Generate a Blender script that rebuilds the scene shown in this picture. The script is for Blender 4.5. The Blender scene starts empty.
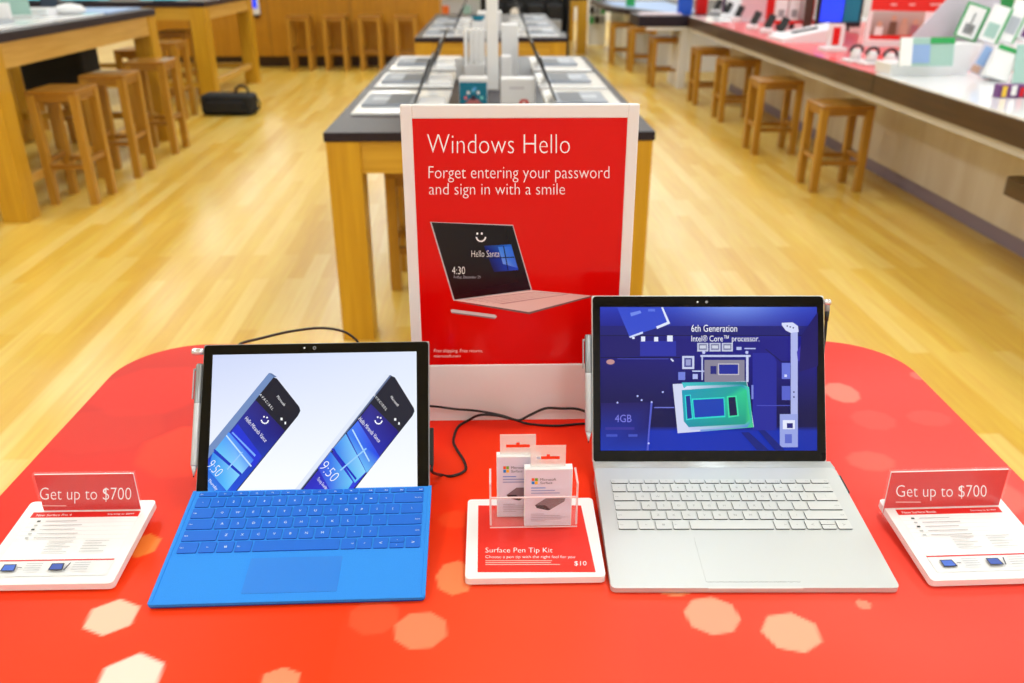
import bpy, bmesh, math, random
from mathutils import Vector, Matrix
random.seed(7)
PI = math.pi
SC = bpy.context.scene
COL = SC.collection

# ------------------------------------------------------------------ camera
CAM_H, PITCH, YAW, FPX = 1.537, math.radians(24.6), math.radians(1.36), 845.0
cd = bpy.data.cameras.new('camera'); cam = bpy.data.objects.new('camera', cd); COL.objects.link(cam)
cam.location = (0, 0, CAM_H)
cam.rotation_euler = (PI/2 - PITCH, 0, -YAW)
cd.sensor_width = 36; cd.lens = FPX/1024*36; cd.clip_start = .05; cd.clip_end = 100
cd.dof.use_dof = True; cd.dof.focus_distance = 1.02; cd.dof.aperture_fstop = 5.0
SC.camera = cam
_R = Vector((math.cos(YAW), -math.sin(YAW), 0))
_F = Vector((math.sin(YAW)*math.cos(PITCH), math.cos(YAW)*math.cos(PITCH), -math.sin(PITCH)))
_U = _R.cross(_F)
def ray(x, y): return _F + _R*((x-512)/FPX) - _U*((y-341.5)/FPX)
C0 = Vector((0, 0, CAM_H))

class Frame:                       # a surface in the room: origin, right, up(along the surface), normal
    def __init__(s, o, ydir, xdir=(1, 0, 0)):
        s.o = Vector(o); s.y = Vector(ydir).normalized(); x = Vector(xdir)
        s.x = (x - s.y*x.dot(s.y)).normalized(); s.n = s.x.cross(s.y)
        s.M = Matrix.Translation(s.o) @ Matrix((s.x, s.y, s.n)).transposed().to_4x4()
    def loc(s, px, py):            # where a measured spot of the surface lies, in metres on that surface
        D = ray(px, py); t = s.n.dot(s.o - C0)/s.n.dot(D); p = C0 + t*D - s.o
        return (p.dot(s.x), p.dot(s.y))

# ------------------------------------------------------------------ materials
def lin(c):
    if isinstance(c, str): c = tuple(int(c[i:i+2], 16) for i in (0, 2, 4))
    return tuple((v/255/12.92 if v/255 <= .04045 else ((v/255+.055)/1.055)**2.4) for v in c[:3])
def mat(name, col, rough=.5, metal=0., spec=.5, coat=0., trans=0., ior=1.45, emis=0., alpha=1.):
    m = bpy.data.materials.new(name); m.use_nodes = True
    b = m.node_tree.nodes['Principled BSDF']; c = (*lin(col), 1)
    b.inputs['Base Color'].default_value = c; b.inputs['Roughness'].default_value = rough
    b.inputs['Metallic'].default_value = metal; b.inputs['Specular IOR Level'].default_value = spec
    b.inputs['Coat Weight'].default_value = coat; b.inputs['Transmission Weight'].default_value = trans
    b.inputs['IOR'].default_value = ior; b.inputs['Alpha'].default_value = alpha
    if emis: b.inputs['Emission Color'].default_value = c; b.inputs['Emission Strength'].default_value = emis
    return m
def noisy(m, scale, c1, c2, stretch=(1, 1, 1), detail=4, bump=0.):
    nt = m.node_tree; b = nt.nodes['Principled BSDF']
    tc = nt.nodes.new('ShaderNodeTexCoord'); mp = nt.nodes.new('ShaderNodeMapping'); mp.inputs['Scale'].default_value = stretch
    n = nt.nodes.new('ShaderNodeTexNoise'); n.inputs['Scale'].default_value = scale; n.inputs['Detail'].default_value = detail
    r = nt.nodes.new('ShaderNodeValToRGB'); r.color_ramp.elements[0].position = .3; r.color_ramp.elements[1].position = .7
    r.color_ramp.elements[0].color = (*lin(c1), 1); r.color_ramp.elements[1].color = (*lin(c2), 1)
    nt.links.new(tc.outputs['Object'], mp.inputs['Vector']); nt.links.new(mp.outputs['Vector'], n.inputs['Vector'])
    nt.links.new(n.outputs['Fac'], r.inputs['Fac']); nt.links.new(r.outputs['Color'], b.inputs['Base Color'])
    if bump:
        bp = nt.nodes.new('ShaderNodeBump'); bp.inputs['Strength'].default_value = bump; bp.inputs['Distance'].default_value = .001
        nt.links.new(n.outputs['Fac'], bp.inputs['Height']); nt.links.new(bp.outputs['Normal'], b.inputs['Normal'])
    return m
def wood(name, c1, c2, axis='z', rough=.35):
    s = {'x': (.8, 14, 14), 'y': (14, .8, 14), 'z': (14, 14, .8)}[axis]
    return noisy(mat(name, c1, rough, coat=.15), 3, c1, c2, s, 5)
def artmat(name, emis=0., rough=.35, spec=.5, coat=0., trans=0.):
    m = mat(name, (255, 255, 255), rough, spec=spec, coat=coat); nt = m.node_tree; b = nt.nodes['Principled BSDF']
    a = nt.nodes.new('ShaderNodeVertexColor'); a.layer_name = 'Col'
    if emis:
        b.inputs['Base Color'].default_value = (.01, .01, .012, 1)
        nt.links.new(a.outputs['Color'], b.inputs['Emission Color']); b.inputs['Emission Strength'].default_value = emis
    else: nt.links.new(a.outputs['Color'], b.inputs['Base Color'])
    return m
M = dict(
 white=mat('white_plastic', (236, 235, 236), .35), whitegloss=mat('gloss_white', (243, 243, 244), .15, coat=.3),
 paper=mat('white_card', (240, 240, 240), .6), black=mat('black_plastic', (18, 18, 20), .4), rubber=mat('cable_rubber', (14, 14, 15), .5),
 glassblack=mat('bezel_glass', (3, 3, 4), .08, spec=.3), silver=mat('silver_metal', (205, 210, 211), .38, metal=.35),
 tabsilver=mat('tablet_magnesium', (150, 153, 155), .4, metal=.5), pen=mat('pen_silver', (200, 205, 210), .35, metal=.4),
 penclip=mat('pen_clip_metal', (150, 155, 160), .3, metal=.7), chrome=mat('plug_metal', (215, 215, 220), .25, metal=.8),
 keyside=mat('key_gap_shade', (70, 74, 78), .7), keysilver=mat('key_silver', (214, 218, 218), .4, metal=.2),  # keyside: flanks coloured dark as the shadow lines between keys
 glyphgrey=mat('key_legend_grey', (140, 144, 146), .5), glyphwhite=mat('key_legend_white', (225, 238, 252), .5),
 bluefab=noisy(mat('blue_fabric', (46, 138, 238), .8, spec=.2), 900, (46, 136, 232), (58, 148, 240), bump=.1),
 bluekey=mat('blue_key', (30, 106, 214), .55, spec=.3), bluepad=mat('blue_touchpad', (40, 128, 228), .35),
 bluerim=mat('blue_rim', (12, 52, 160), .7),
 acrylic=mat('clear_acrylic', (255, 255, 255), .03, spec=.3, alpha=.035), tabplastic=mat('clear_hang_tab', (255, 245, 240), .25, alpha=.55),
 dark=noisy(mat('dark_laminate', (52, 40, 44), .38, spec=.35), 60, (32, 24, 34), (40, 31, 44)),
 brown=wood('brown_fascia', (78, 52, 34), (60, 40, 28), 'y', .4),
 maple_z=wood('maple_upright', (208, 158, 36), (192, 140, 26), 'z'), maple_x=wood('maple_across', (210, 162, 52), (192, 142, 38), 'x'),
 maple_y=wood('maple_along', (218, 174, 92), (200, 152, 66), 'y'),
 oak_z=wood('stool_upright', (194, 142, 46), (170, 118, 32), 'z'), oak_x=wood('stool_across', (170, 118, 40), (146, 96, 30), 'x', .3),
 oak_y=wood('stool_along', (178, 122, 42), (148, 96, 28), 'y', .3),
 deskwood=wood('desk_veneer', (196, 136, 22), (178, 118, 14), 'z', .4),
 cream=noisy(mat('cream_panel', (214, 200, 184), .3, coat=.2), 2, (206, 190, 172), (222, 212, 200), (1, 3, .4)),
 strip=mat('pale_underside', (196, 186, 172), .5), kick=mat('lavender_kick', (142, 128, 146), .4),
 wall=mat('wall_paint', (238, 234, 232), .8), ceil=mat('ceiling_paint', (240, 240, 240), .9),
 redmat=mat('red_counter_mat', (232, 66, 74), .3, coat=.3), red=mat('red_print', (222, 20, 14), .35), green=mat('green_print', (40, 160, 82), .4),
 teal=mat('teal_print', (10, 122, 150), .4), grey=mat('grey_plastic', (150, 152, 155), .4), keygrey=mat('laptop_key_field', (96, 100, 106), .5),
 palegrey=mat('pale_grey_deck', (176, 182, 190), .4), laptopgrey=mat('laptop_grey', (140, 146, 158), .45), edge=mat('acrylic_edge_highlight', (255, 225, 225), .2, alpha=.7), lilac=mat('lilac_panel', (206, 200, 212), .3), fabricblack=noisy(mat('black_nylon', (22, 22, 24), .75), 120, (16, 16, 18), (30, 30, 33), bump=.3),
 screenblue=mat('screen_blue', (30, 60, 220), .2, emis=.9), screencyan=mat('screen_cyan', (120, 210, 225), .2, emis=.8), screendark=mat('screen_dark', (20, 30, 50), .1),
 orange=mat('orange_print', (230, 110, 30), .5), bluepack=mat('blue_pack', (25, 85, 200), .4), lightblue=mat('light_blue_print', (140, 170, 215), .4),
 palegreen=mat('pale_green_print', (160, 195, 185), .4), skin=mat('printed_photo_tan', (190, 150, 130), .6), purple=mat('purple_print', (110, 60, 120), .5),
 yellow=mat('yellow_print', (235, 195, 60), .5), mauve=mat('mauve_panel', (225, 205, 212), .4),
)
A_print = artmat('printed_art', 0, .35, coat=.2); A_poster = artmat('poster_print', 0, .12, spec=.3)
A_screen = artmat('lit_screen_art', .92, .06, spec=.15); A_paper = artmat('printed_paper', 0, .5)
A_table = artmat('table_print_haze', 0, .42, spec=.2)

# ------------------------------------------------------------------ mesh helpers
class MB:
    def __init__(s): s.bm = bmesh.new(); s.mats = []
    def mi(s, m):
        if m not in s.mats: s.mats.append(m)
        return s.mats.index(m)
    def box(s, x0, x1, y0, y1, z0, z1, m, bev=0., T=None, seg=2):
        bm = s.bm; k = s.mi(m)
        r = bmesh.ops.create_cube(bm, size=1)
        vs = r['verts']
        for v in vs: v.co = Vector(((x0+x1)/2 + v.co.x*(x1-x0), (y0+y1)/2 + v.co.y*(y1-y0), (z0+z1)/2 + v.co.z*(z1-z0)))
        fs = {f for v in vs for f in v.link_faces}
        for f in fs: f.material_index = k
        if bev > 0:
            es = list({e for v in vs for e in v.link_edges})
            r = bmesh.ops.bevel(bm, geom=es, offset=bev, segments=seg, affect='EDGES', profile=.5)
            fs = {f for f in r['faces']} | {f for f in fs if f.is_valid}
            vs = list({v for f in fs for v in f.verts})
        for f in fs: f.material_index = k; f.smooth = False
        if T is not None:
            for v in vs: v.co = T @ v.co
        return s
    def prism(s, pts, z0, z1, m, T=None, mside=None):      # outline in x,y, thickness along z
        bm = s.bm; k = s.mi(m); ks = s.mi(mside) if mside else k
        a = [bm.verts.new((x, y, z0)) for x, y in pts]; b = [bm.verts.new((x, y, z1)) for x, y in pts]
        fs = [bm.faces.new(b), bm.faces.new(a[::-1])]; n = len(pts)
        sd = [bm.faces.new((a[i], a[(i+1) % n], b[(i+1) % n], b[i])) for i in range(n)]
        for f in fs: f.material_index = k
        for f in sd: f.material_index = ks
        if T is not None:
            for v in a+b: v.co = T @ v.co
        return s
    def tube(s, pts, rads, m, n=12, caps=True):
        bm = s.bm; k = s.mi(m); P = [Vector(p) for p in pts]
        if not isinstance(rads, (list, tuple)): rads = [rads]*len(P)
        rings = []; up = Vector((0, 0, 1)); prev = None
        for i, p in enumerate(P):
            t = (P[min(i+1, len(P)-1)] - P[max(i-1, 0)]).normalized()
            if prev is None: a = t.cross(up) if abs(t.z) < .95 else t.cross(Vector((1, 0, 0)))
            else: a = prev - t*prev.dot(t)
            a.normalize(); prev = a; b = t.cross(a)
            rings.append([bm.verts.new(p + (a*math.cos(2*PI*j/n) + b*math.sin(2*PI*j/n))*rads[i]) for j in range(n)])
        for i in range(len(rings)-1):
            for j in range(n):
                f = bm.faces.new((rings[i][j], rings[i][(j+1) % n], rings[i+1][(j+1) % n], rings[i+1][j])); f.smooth = True; f.material_index = k
        if caps:
            for r in (rings[0][::-1], rings[-1]):
                f = bm.faces.new(r); f.material_index = k
        return s
    def lathe(s, prof, m, c=(0, 0, 0), n=20):
        return s.tube([(c[0], c[1], c[2]+z) for r, z in prof], [max(r, .0005) for r, z in prof], m, n)
    def build(s, name, parent=None, Mx=None):
        me = bpy.data.meshes.new(name); bmesh.ops.recalc_face_normals(s.bm, faces=s.bm.faces)
        s.bm.to_mesh(me); s.bm.free()
        for m in s.mats: me.materials.append(m)
        return link(name, me, parent, Mx)
def link(name, me, parent=None, Mx=None):
    o = bpy.data.objects.new(name, me); COL.objects.link(o)
    if parent is not None: o.parent = parent
    if Mx is not None: o.matrix_basis = Mx
    return o
def smooth_curve(pts, n=8):
    P = [Vector(p) for p in pts]; P = [2*P[0]-P[1]] + P + [2*P[-1]-P[-2]]; out = []
    for i in range(1, len(P)-2):
        for j in range(n):
            t = j/n; a, b, c, d = P[i-1:i+3]
            out.append(.5*((2*b) + (c-a)*t + (2*a-5*b+4*c-d)*t*t + (3*b-a-3*c+d)*t**3))
    out.append(P[-2]); return out
def thing(name, label, cat, loc=(0, 0, 0), rz=0, group=None):
    o = bpy.data.objects.new(name, None); COL.objects.link(o); o.empty_display_size = .05
    o.location = loc; o.rotation_euler = (0, 0, rz); o['label'] = label; o['category'] = cat
    if group: o['group'] = group
    return o
def RM(o): return Matrix.Translation(o.location) @ o.rotation_euler.to_matrix().to_4x4()
def rel(root, Mx): return RM(root).inverted() @ Mx
def tag(o, label, cat, group=None, kind=None):
    o['label'] = label; o['category'] = cat
    if group: o['group'] = group
    if kind: o['kind'] = kind
    return o
def struct(o): o['kind'] = 'structure'; return o
def dup(root, loc, rz, label, group=None):
    r = root.copy(); COL.objects.link(r); r.location = loc; r.rotation_euler = (0, 0, rz); r['label'] = label
    if group: r['group'] = group
    for ch in list(root.children):
        c = ch.copy(); COL.objects.link(c); c.parent = r
        for g in list(ch.children):
            d = g.copy(); COL.objects.link(d); d.parent = c
    return r

# ------------------------------------------------------------------ printed and lit flat art
_tc = {}
def text_geo(s, thin):
    k = (s, thin)
    if k in _tc: return _tc[k]
    cu = bpy.data.curves.new('t', 'FONT'); cu.body = s; cu.resolution_u = 3; cu.offset = thin; cu.fill_mode = 'FRONT'
    o = bpy.data.objects.new('t', cu); COL.objects.link(o)
    dg = bpy.context.evaluated_depsgraph_get(); me = bpy.data.meshes.new_from_object(o.evaluated_get(dg))
    V = [(v.co.x, v.co.y) for v in me.vertices]; F = [list(p.vertices) for p in me.polygons]
    COL.objects.unlink(o); bpy.data.objects.remove(o); bpy.data.curves.remove(cu); bpy.data.meshes.remove(me)
    xs = [v[0] for v in V]; ys = [v[1] for v in V]; x0, x1, y0, y1 = min(xs), max(xs), min(ys), max(ys)
    V = [((x-x0)/(x1-x0), (y-y0)/(y1-y0)) for x, y in V]; _tc[k] = (V, F, (x1-x0)/(y1-y0)); return _tc[k]
class Art:
    def __init__(s, fr=None, eps=.00012): s.V = []; s.F = []; s.C = []; s.L = 0; s.eps = eps; s.fr = fr
    def m(s, p): return s.fr.loc(*p) if s.fr else p
    def nxt(s): s.L += 1; return s
    def poly(s, pts, col, raw=False):                      # one flat shape; col one colour or one per corner
        s.nxt(); z = s.L*s.eps; b = len(s.V); P = [p if raw else s.m(p) for p in pts]
        s.V += [(x, y, z) for x, y in P]; s.F.append(list(range(b, b+len(P))))
        s.C += [lin(c) for c in col] if isinstance(col, list) else [lin(col)]*len(P); return s
    def rect(s, x0, y0, x1, y1, col): return s.poly([(x0, y0), (x1, y0), (x1, y1), (x0, y1)], col)
    def grid(s, c4, nx, ny, fn):                           # c4 corners TL,TR,BR,BL; fn(u,v)->colour
        s.nxt(); z = s.L*s.eps; b = len(s.V); c = [Vector(s.m(p)) for p in c4]
        for j in range(ny+1):
            for i in range(nx+1):
                u, v = i/nx, j/ny; p = (c[0]*(1-u)+c[1]*u)*(1-v) + (c[3]*(1-u)+c[2]*u)*v
                s.V.append((p.x, p.y, z)); s.C.append(lin(fn(u, v)))
        for j in range(ny):
            for i in range(nx): a = b+j*(nx+1)+i; s.F.append([a, a+1, a+nx+2, a+nx+1])
        return s
    def text(s, t, x0, y0, x1, y1, col, thin=-.008):       # fitted to the box measured on the sign
        s.nxt(); z = s.L*s.eps; b = len(s.V); V, F, asp = text_geo(t, thin)
        c = [Vector(s.m(p)) for p in ((x0, y1), (x1, y1), (x1, y0), (x0, y0))]
        for u, v in V: p = (c[0]*(1-u)+c[1]*u)*(1-v) + (c[3]*(1-u)+c[2]*u)*v; s.V.append((p.x, p.y, z)); s.C.append(lin(col))
        s.F += [[b+i for i in f] for f in F]; return s
    def textq(s, t, bl, br, tr, tl, col, thin=-.008):
        s.nxt(); z = s.L*s.eps; b = len(s.V); V, F, asp = text_geo(t, thin); c = [Vector(s.m(p)) for p in (bl, br, tr, tl)]
        for u, v in V: p = (c[0]*(1-u)+c[1]*u)*(1-v) + (c[3]*(1-u)+c[2]*u)*v; s.V.append((p.x, p.y, z)); s.C.append(lin(col))
        s.F += [[b+i for i in f] for f in F]; return s
    def oval(s, cx, cy, rx, ry, col, n=16, rot=0, a0=0, a1=2*PI): 
        return s.poly([(cx+rx*math.cos(t)*math.cos(rot)-ry*math.sin(t)*math.sin(rot), cy+rx*math.cos(t)*math.sin(rot)+ry*math.sin(t)*math.cos(rot)) for t in [a0+(a1-a0)*i/n for i in range(n)]], col)
    def build(s, name, mt, parent=None, Mx=None):
        me = bpy.data.meshes.new(name); me.from_pydata(s.V, [], s.F)
        ca = me.color_attributes.new('Col', 'FLOAT_COLOR', 'POINT')
        ca.data.foreach_set('color', [x for c in s.C for x in (*c, 1.)]); me.materials.append(mt)
        bm = bmesh.new(); bm.from_mesh(me)
        for f in bm.faces:
            f.normal_update()
            if f.normal.z < 0: f.normal_flip()
        bm.to_mesh(me); bm.free()
        return link(name, me, parent, Mx)
def mixc(a, b, t): t = max(0, min(1, t)); return tuple(a[i]*(1-t)+b[i]*t for i in range(3))

# ================================================================== SETTING
fm_ = mat('maple_floor', (220, 180, 100), .3, spec=.45, coat=.12); fm_.node_tree.nodes['Principled BSDF'].inputs['Coat Roughness'].default_value = .15
nt = fm_.node_tree; b = nt.nodes['Principled BSDF']
tc = nt.nodes.new('ShaderNodeTexCoord'); mp = nt.nodes.new('ShaderNodeMapping'); mp.inputs['Rotation'].default_value = (0, 0, math.radians(88.5))
br = nt.nodes.new('ShaderNodeTexBrick'); br.inputs['Scale'].default_value = 1; br.inputs['Brick Width'].default_value = 1.05; br.inputs['Row Height'].default_value = .088
br.inputs['Mortar Size'].default_value = .0008; br.inputs['Mortar Smooth'].default_value = .3; br.offset = .37; br.inputs['Bias'].default_value = 0
br.inputs['Color1'].default_value = (0, 0, 0, 1); br.inputs['Color2'].default_value = (1, 1, 1, 1); br.inputs['Mortar'].default_value = (.2, .2, .2, 1)
rp = nt.nodes.new('ShaderNodeValToRGB'); rp.color_ramp.elements[0].color = (*lin((220, 172, 60)), 1); rp.color_ramp.elements[1].color = (*lin((234, 200, 110)), 1)
e = rp.color_ramp.elements.new(.45); e.color = (*lin((227, 187, 82)), 1)
mp2 = nt.nodes.new('ShaderNodeMapping'); mp2.inputs['Scale'].default_value = (26, 1.3, 1)
n2 = nt.nodes.new('ShaderNodeTexNoise'); n2.inputs['Scale'].default_value = 2; n2.inputs['Detail'].default_value = 6
mx = nt.nodes.new('ShaderNodeMix'); mx.data_type = 'RGBA'; mx.blend_type = 'OVERLAY'; mx.inputs[0].default_value = .3
lk = nt.links.new
lk(tc.outputs['Object'], mp.inputs['Vector']); lk(mp.outputs['Vector'], br.inputs['Vector']); lk(br.outputs['Color'], rp.inputs['Fac'])
lk(tc.outputs['Object'], mp2.inputs['Vector']); lk(mp2.outputs['Vector'], n2.inputs['Vector'])
lk(rp.outputs['Color'], mx.inputs[6]); lk(n2.outputs['Fac'], mx.inputs[7]); lk(mx.outputs[2], b.inputs['Base Color'])
X0, X1, Y0, Y1, ZC = -8., 4.6, -3., 24., 3.7
struct(MB().box(X0, X1, Y0, Y1, -.1, 0, fm_).build('floor'))
struct(MB().box(X0, X1, Y0, Y1, ZC, ZC+.1, M['ceil']).build('ceiling'))
struct(MB().box(X0-.1, X0, Y0, Y1, 0, ZC, M['wall']).build('wall_left'))
struct(MB().box(X1, X1+.1, Y0, Y1, 0, ZC, M['wall']).build('wall_right'))
struct(MB().box(X0, X1, Y1, Y1+.1, 0, ZC, M['wall']).build('wall_back'))
struct(MB().box(X0, X1, Y0-.1, Y0, 0, ZC, M['wall']).build('wall_front'))
LIGHT = 29
for i, x in enumerate((-5.6, -2.4, .9, 3.6)):
    for j in range(9):
        y = -1.6 + 3.0*j
        ld = bpy.data.lights.new('ceiling_lamp', 'AREA'); ld.shape = 'RECTANGLE'; ld.size = .6; ld.size_y = 1.5; ld.energy = LIGHT; ld.color = (.85, .945, 1.)
        o = bpy.data.objects.new('ceiling_lamp', ld); COL.objects.link(o); o.location = (x, y, ZC-.03)
w = bpy.data.worlds.new('world'); SC.world = w; w.use_nodes = True
w.node_tree.nodes['Background'].inputs[0].default_value = (1, 1, 1, 1); w.node_tree.nodes['Background'].inputs[1].default_value = .6

# ================================================================== RED DISPLAY TABLE
T = .9
def rrect(x0, x1, y0, y1, r, n=10):
    pts = []
    for cx, cy, a in ((x1-r, y1-r, 0), (x0+r, y1-r, 90), (x0+r, y0+r, 180), (x1-r, y0+r, 270)):
        for i in range(n+1): t = math.radians(a+90*i/n); pts.append((cx+r*math.cos(t), cy+r*math.sin(t)))
    return pts
rt = thing('display_table', 'red topped display table with rounded corners in the foreground', 'table', (.03, .82, 0), math.radians(-.6))
TX0, TX1, TY0, TY1, TR = -.672, .672, -.56, .566, .13
MB().prism(rrect(TX0, TX1, TY0, TY1, TR), T-.045, T-.0008, M['red']).build('tabletop', rt)
spots = []   # printed bokeh spots, broad tone areas, reflected haze painted at right: centre, radii (measured on the table), colour, opacity, sides, turn, softness
tf = Frame((0, 0, T), (0, 1, 0))
def spot(px, py, rx, ry, col, op, n=7, rot=0., soft=.1):
    a = tf.loc(px, py); bx = tf.loc(px+rx, py); by = tf.loc(px, py-ry)
    spots.append((a[0]-.03, a[1]-.82, abs(bx[0]-a[0]), abs(by[1]-a[1]), lin(col), op, n, rot, soft))
for q in ((130, 395, 150, 60, (196, 34, 22), .8, 9, .2, .8), (240, 640, 330, 130, (255, 74, 22), .55, 9, .2, .6), (150, 392, 60, 24, (232, 44, 28), .55, 8, .3, .15), (100, 432, 62, 22, (224, 50, 30), .35, 8, .1, .12),  # first one is a broad darker area at the back left
          (190, 452, 56, 26, (255, 62, 30), .7, 8, .3, .12), (330, 560, 260, 120, (255, 60, 14), .4, 9, .3, .5), (520, 470, 90, 40, (255, 66, 22), .5, 9, 0, .4),
          (700, 640, 300, 120, (255, 100, 70), .4, 9, 0, .6), (940, 560, 200, 120, (250, 92, 80), .45, 9, 0, .6), (930, 430, 120, 70, (248, 88, 84), .4, 9, 0, .6),  # broad soft spots paint reflected haze into the right-hand red
          (111, 620, 27, 18, (255, 205, 178), .92, 6, .45, .08), (130, 682, 34, 26, (255, 226, 210), .92, 6, .45, .08), (282, 683, 22, 14, (255, 160, 118), .75, 6, .5, .08),
          (422, 631, 28, 19, (255, 146, 104), .75, 8, .3, .08), (375, 618, 26, 18, (255, 110, 70), .35, 8, .3, .1), (456, 578, 20, 17, (255, 150, 96), .7, 8, .1, .08),
          (713, 614, 28, 19, (255, 170, 138), .85, 8, .2, .08), (792, 630, 30, 20, (255, 180, 146), .85, 7, .5, .08), (863, 602, 8, 5, (255, 160, 130), .7, 7, 0, .15),
          (676, 590, 17, 5, (255, 160, 110), .8, 8, 0, .1), (142, 548, 17, 12, (255, 146, 60), .75, 6, .5, .08), (838, 391, 17, 10, (255, 142, 122), .7, 10, 0, .15),
          (868, 459, 24, 10, (255, 112, 96), .5, 9, 0, .2), (990, 492, 30, 18, (255, 118, 104), .5, 9, 0, .2), (912, 374, 6, 4, (255, 120, 110), .6, 8, 0, .2),
          (870, 418, 22, 10, (255, 96, 84), .4, 9, 0, .2), (925, 416, 22, 8, (255, 96, 84), .35, 9, 0, .2), (455, 520, 18, 9, (255, 90, 40), .4, 8, 0, .2)):
    spot(*q)
BASE = lin((240, 36, 6))
def tcol(x, y):
    c = BASE
    for cx, cy, rx, ry, cc, op, n, rot, soft in spots:
        dx, dy = (x-cx)/rx, (y-cy)/ry
        if abs(dx) > 1.2 or abs(dy) > 1.2: continue
        a = math.atan2(dy, dx)+rot; r = math.hypot(dx, dy); k = math.cos(PI/n)/math.cos((a % (2*PI/n))-PI/n)
        t = max(0, min(1, (k-r)/(soft*1.5)+.5)); t = t*t*(3-2*t)*op
        if t > 0: c = tuple(c[i]*(1-t)+cc[i]*t for i in range(3))
    return c
ta = Art(); N = 420; NY = int(N*(TY1-TY0)/(TX1-TX0))
me_V = []; idx = {}
def inside(x, y):
    ax = abs(x)-(TX1-TR); ay = max(y-(TY1-TR), (TY0+TR)-y)
    return not (ax > 0 and ay > 0 and math.hypot(ax, ay) > TR)
def snap(x, y):
    ax = abs(x)-(TX1-TR); ay = y-(TY1-TR) if y > 0 else (TY0+TR)-y
    if ax > 0 and ay > 0 and math.hypot(ax, ay) > TR:
        h = math.hypot(ax, ay); ax *= TR/h; ay *= TR/h
        return (math.copysign(TX1-TR+ax, x), (TY1-TR+ay) if y > 0 else (TY0+TR-ay))
    return (x, y)
for j in range(NY+1):
    for i in range(N+1):
        x, y = snap(TX0+(TX1-TX0)*i/N, TY0+(TY1-TY0)*j/NY); ta.V.append((x, y, T)); ta.C.append(tcol(x, y))
for j in range(NY):
    for i in range(N):
        a = j*(N+1)+i; q = [a, a+1, a+N+2, a+N+1]
        if len({(round(ta.V[k][0], 6), round(ta.V[k][1], 6)) for k in q}) == 4: ta.F.append(q)
ta.build('printed_top', A_table, rt)
for sx in (-1, 1):
    for sy in (-1, 1): MB().box(sx*.58-.06, sx*.58+.06, sy*.47-.06, sy*.47+.06, 0, T-.045, M['maple_z'], .003).build('leg', rt)
MB().box(-.52, .52, .44, .47, T-.18, T-.045, M['maple_x']).box(-.52, .52, -.47, -.44, T-.18, T-.045, M['maple_x']).box(-.62, -.59, -.41, .41, T-.18, T-.045, M['maple_y']).box(.59, .62, -.41, .41, T-.18, T-.045, M['maple_y']).build('apron', rt)

# ================================================================== HYBRID TABLET LAPTOP (left)
dg = math.radians(1.0)
hy = thing('tablet_laptop', 'open tablet computer with a bright blue keyboard cover, showing two phones on its screen', 'laptop', (-.2235, .80, T), dg)
xd = (math.cos(dg), math.sin(dg), 0); yd = Vector((-math.sin(dg), math.cos(dg), 0))
cf = Frame(Vector((-.2247, .713, .9062)), yd*.1755 + Vector((0, 0, .023)), xd); CM = rel(hy, cf.M)
mb = MB()
mb.prism(rrect(-.148, .148, 0, .1800, .004, 3), -.0028, 0, M['bluefab'])
mb.prism(rrect(-.1476, .1476, .0004, .1797, .004, 3), -.0048, -.0028, M['bluerim'])
cover = mb.build('keyboard_cover', hy, CM)
# raised rim of the cover
mb = MB()
for a in ((-.148, -.1435, .002, .1792), (.1435, .148, .002, .1792), (-.146, .146, 0, .0042)): mb.box(*a, -.001, .0009, M['bluefab'], .0006)
mb.build('cover_rim', cover)
def keyrows(fnw):
    r = []
    r.append((['Esc'] + ['F%d' % i for i in range(1, 13)] + ['Del'], fnw))
    r.append((list('`1234567890-=') + ['Backspace'], [1]*13+[2]))
    r.append((['Tab'] + list('QWERTYUIOP[]\\'), [1.5]+[1]*12+[1.5]))
    r.append((['Caps'] + list("ASDFGHJKL;'") + ['Enter'], [1.75]+[1]*11+[2.25]))
    r.append((['Shift'] + list('ZXCVBNM,./') + ['Shift'], [2.25]+[1]*10+[2.75]))
    r.append((['Ctrl', 'Fn', '#', 'Alt', '', 'Alt', '=', '<', 'UD', '>'], [1.3, 1.1, 1.1, 1.1, 5.4, 1, 1, 1, 1, 1]))
    return r
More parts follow.
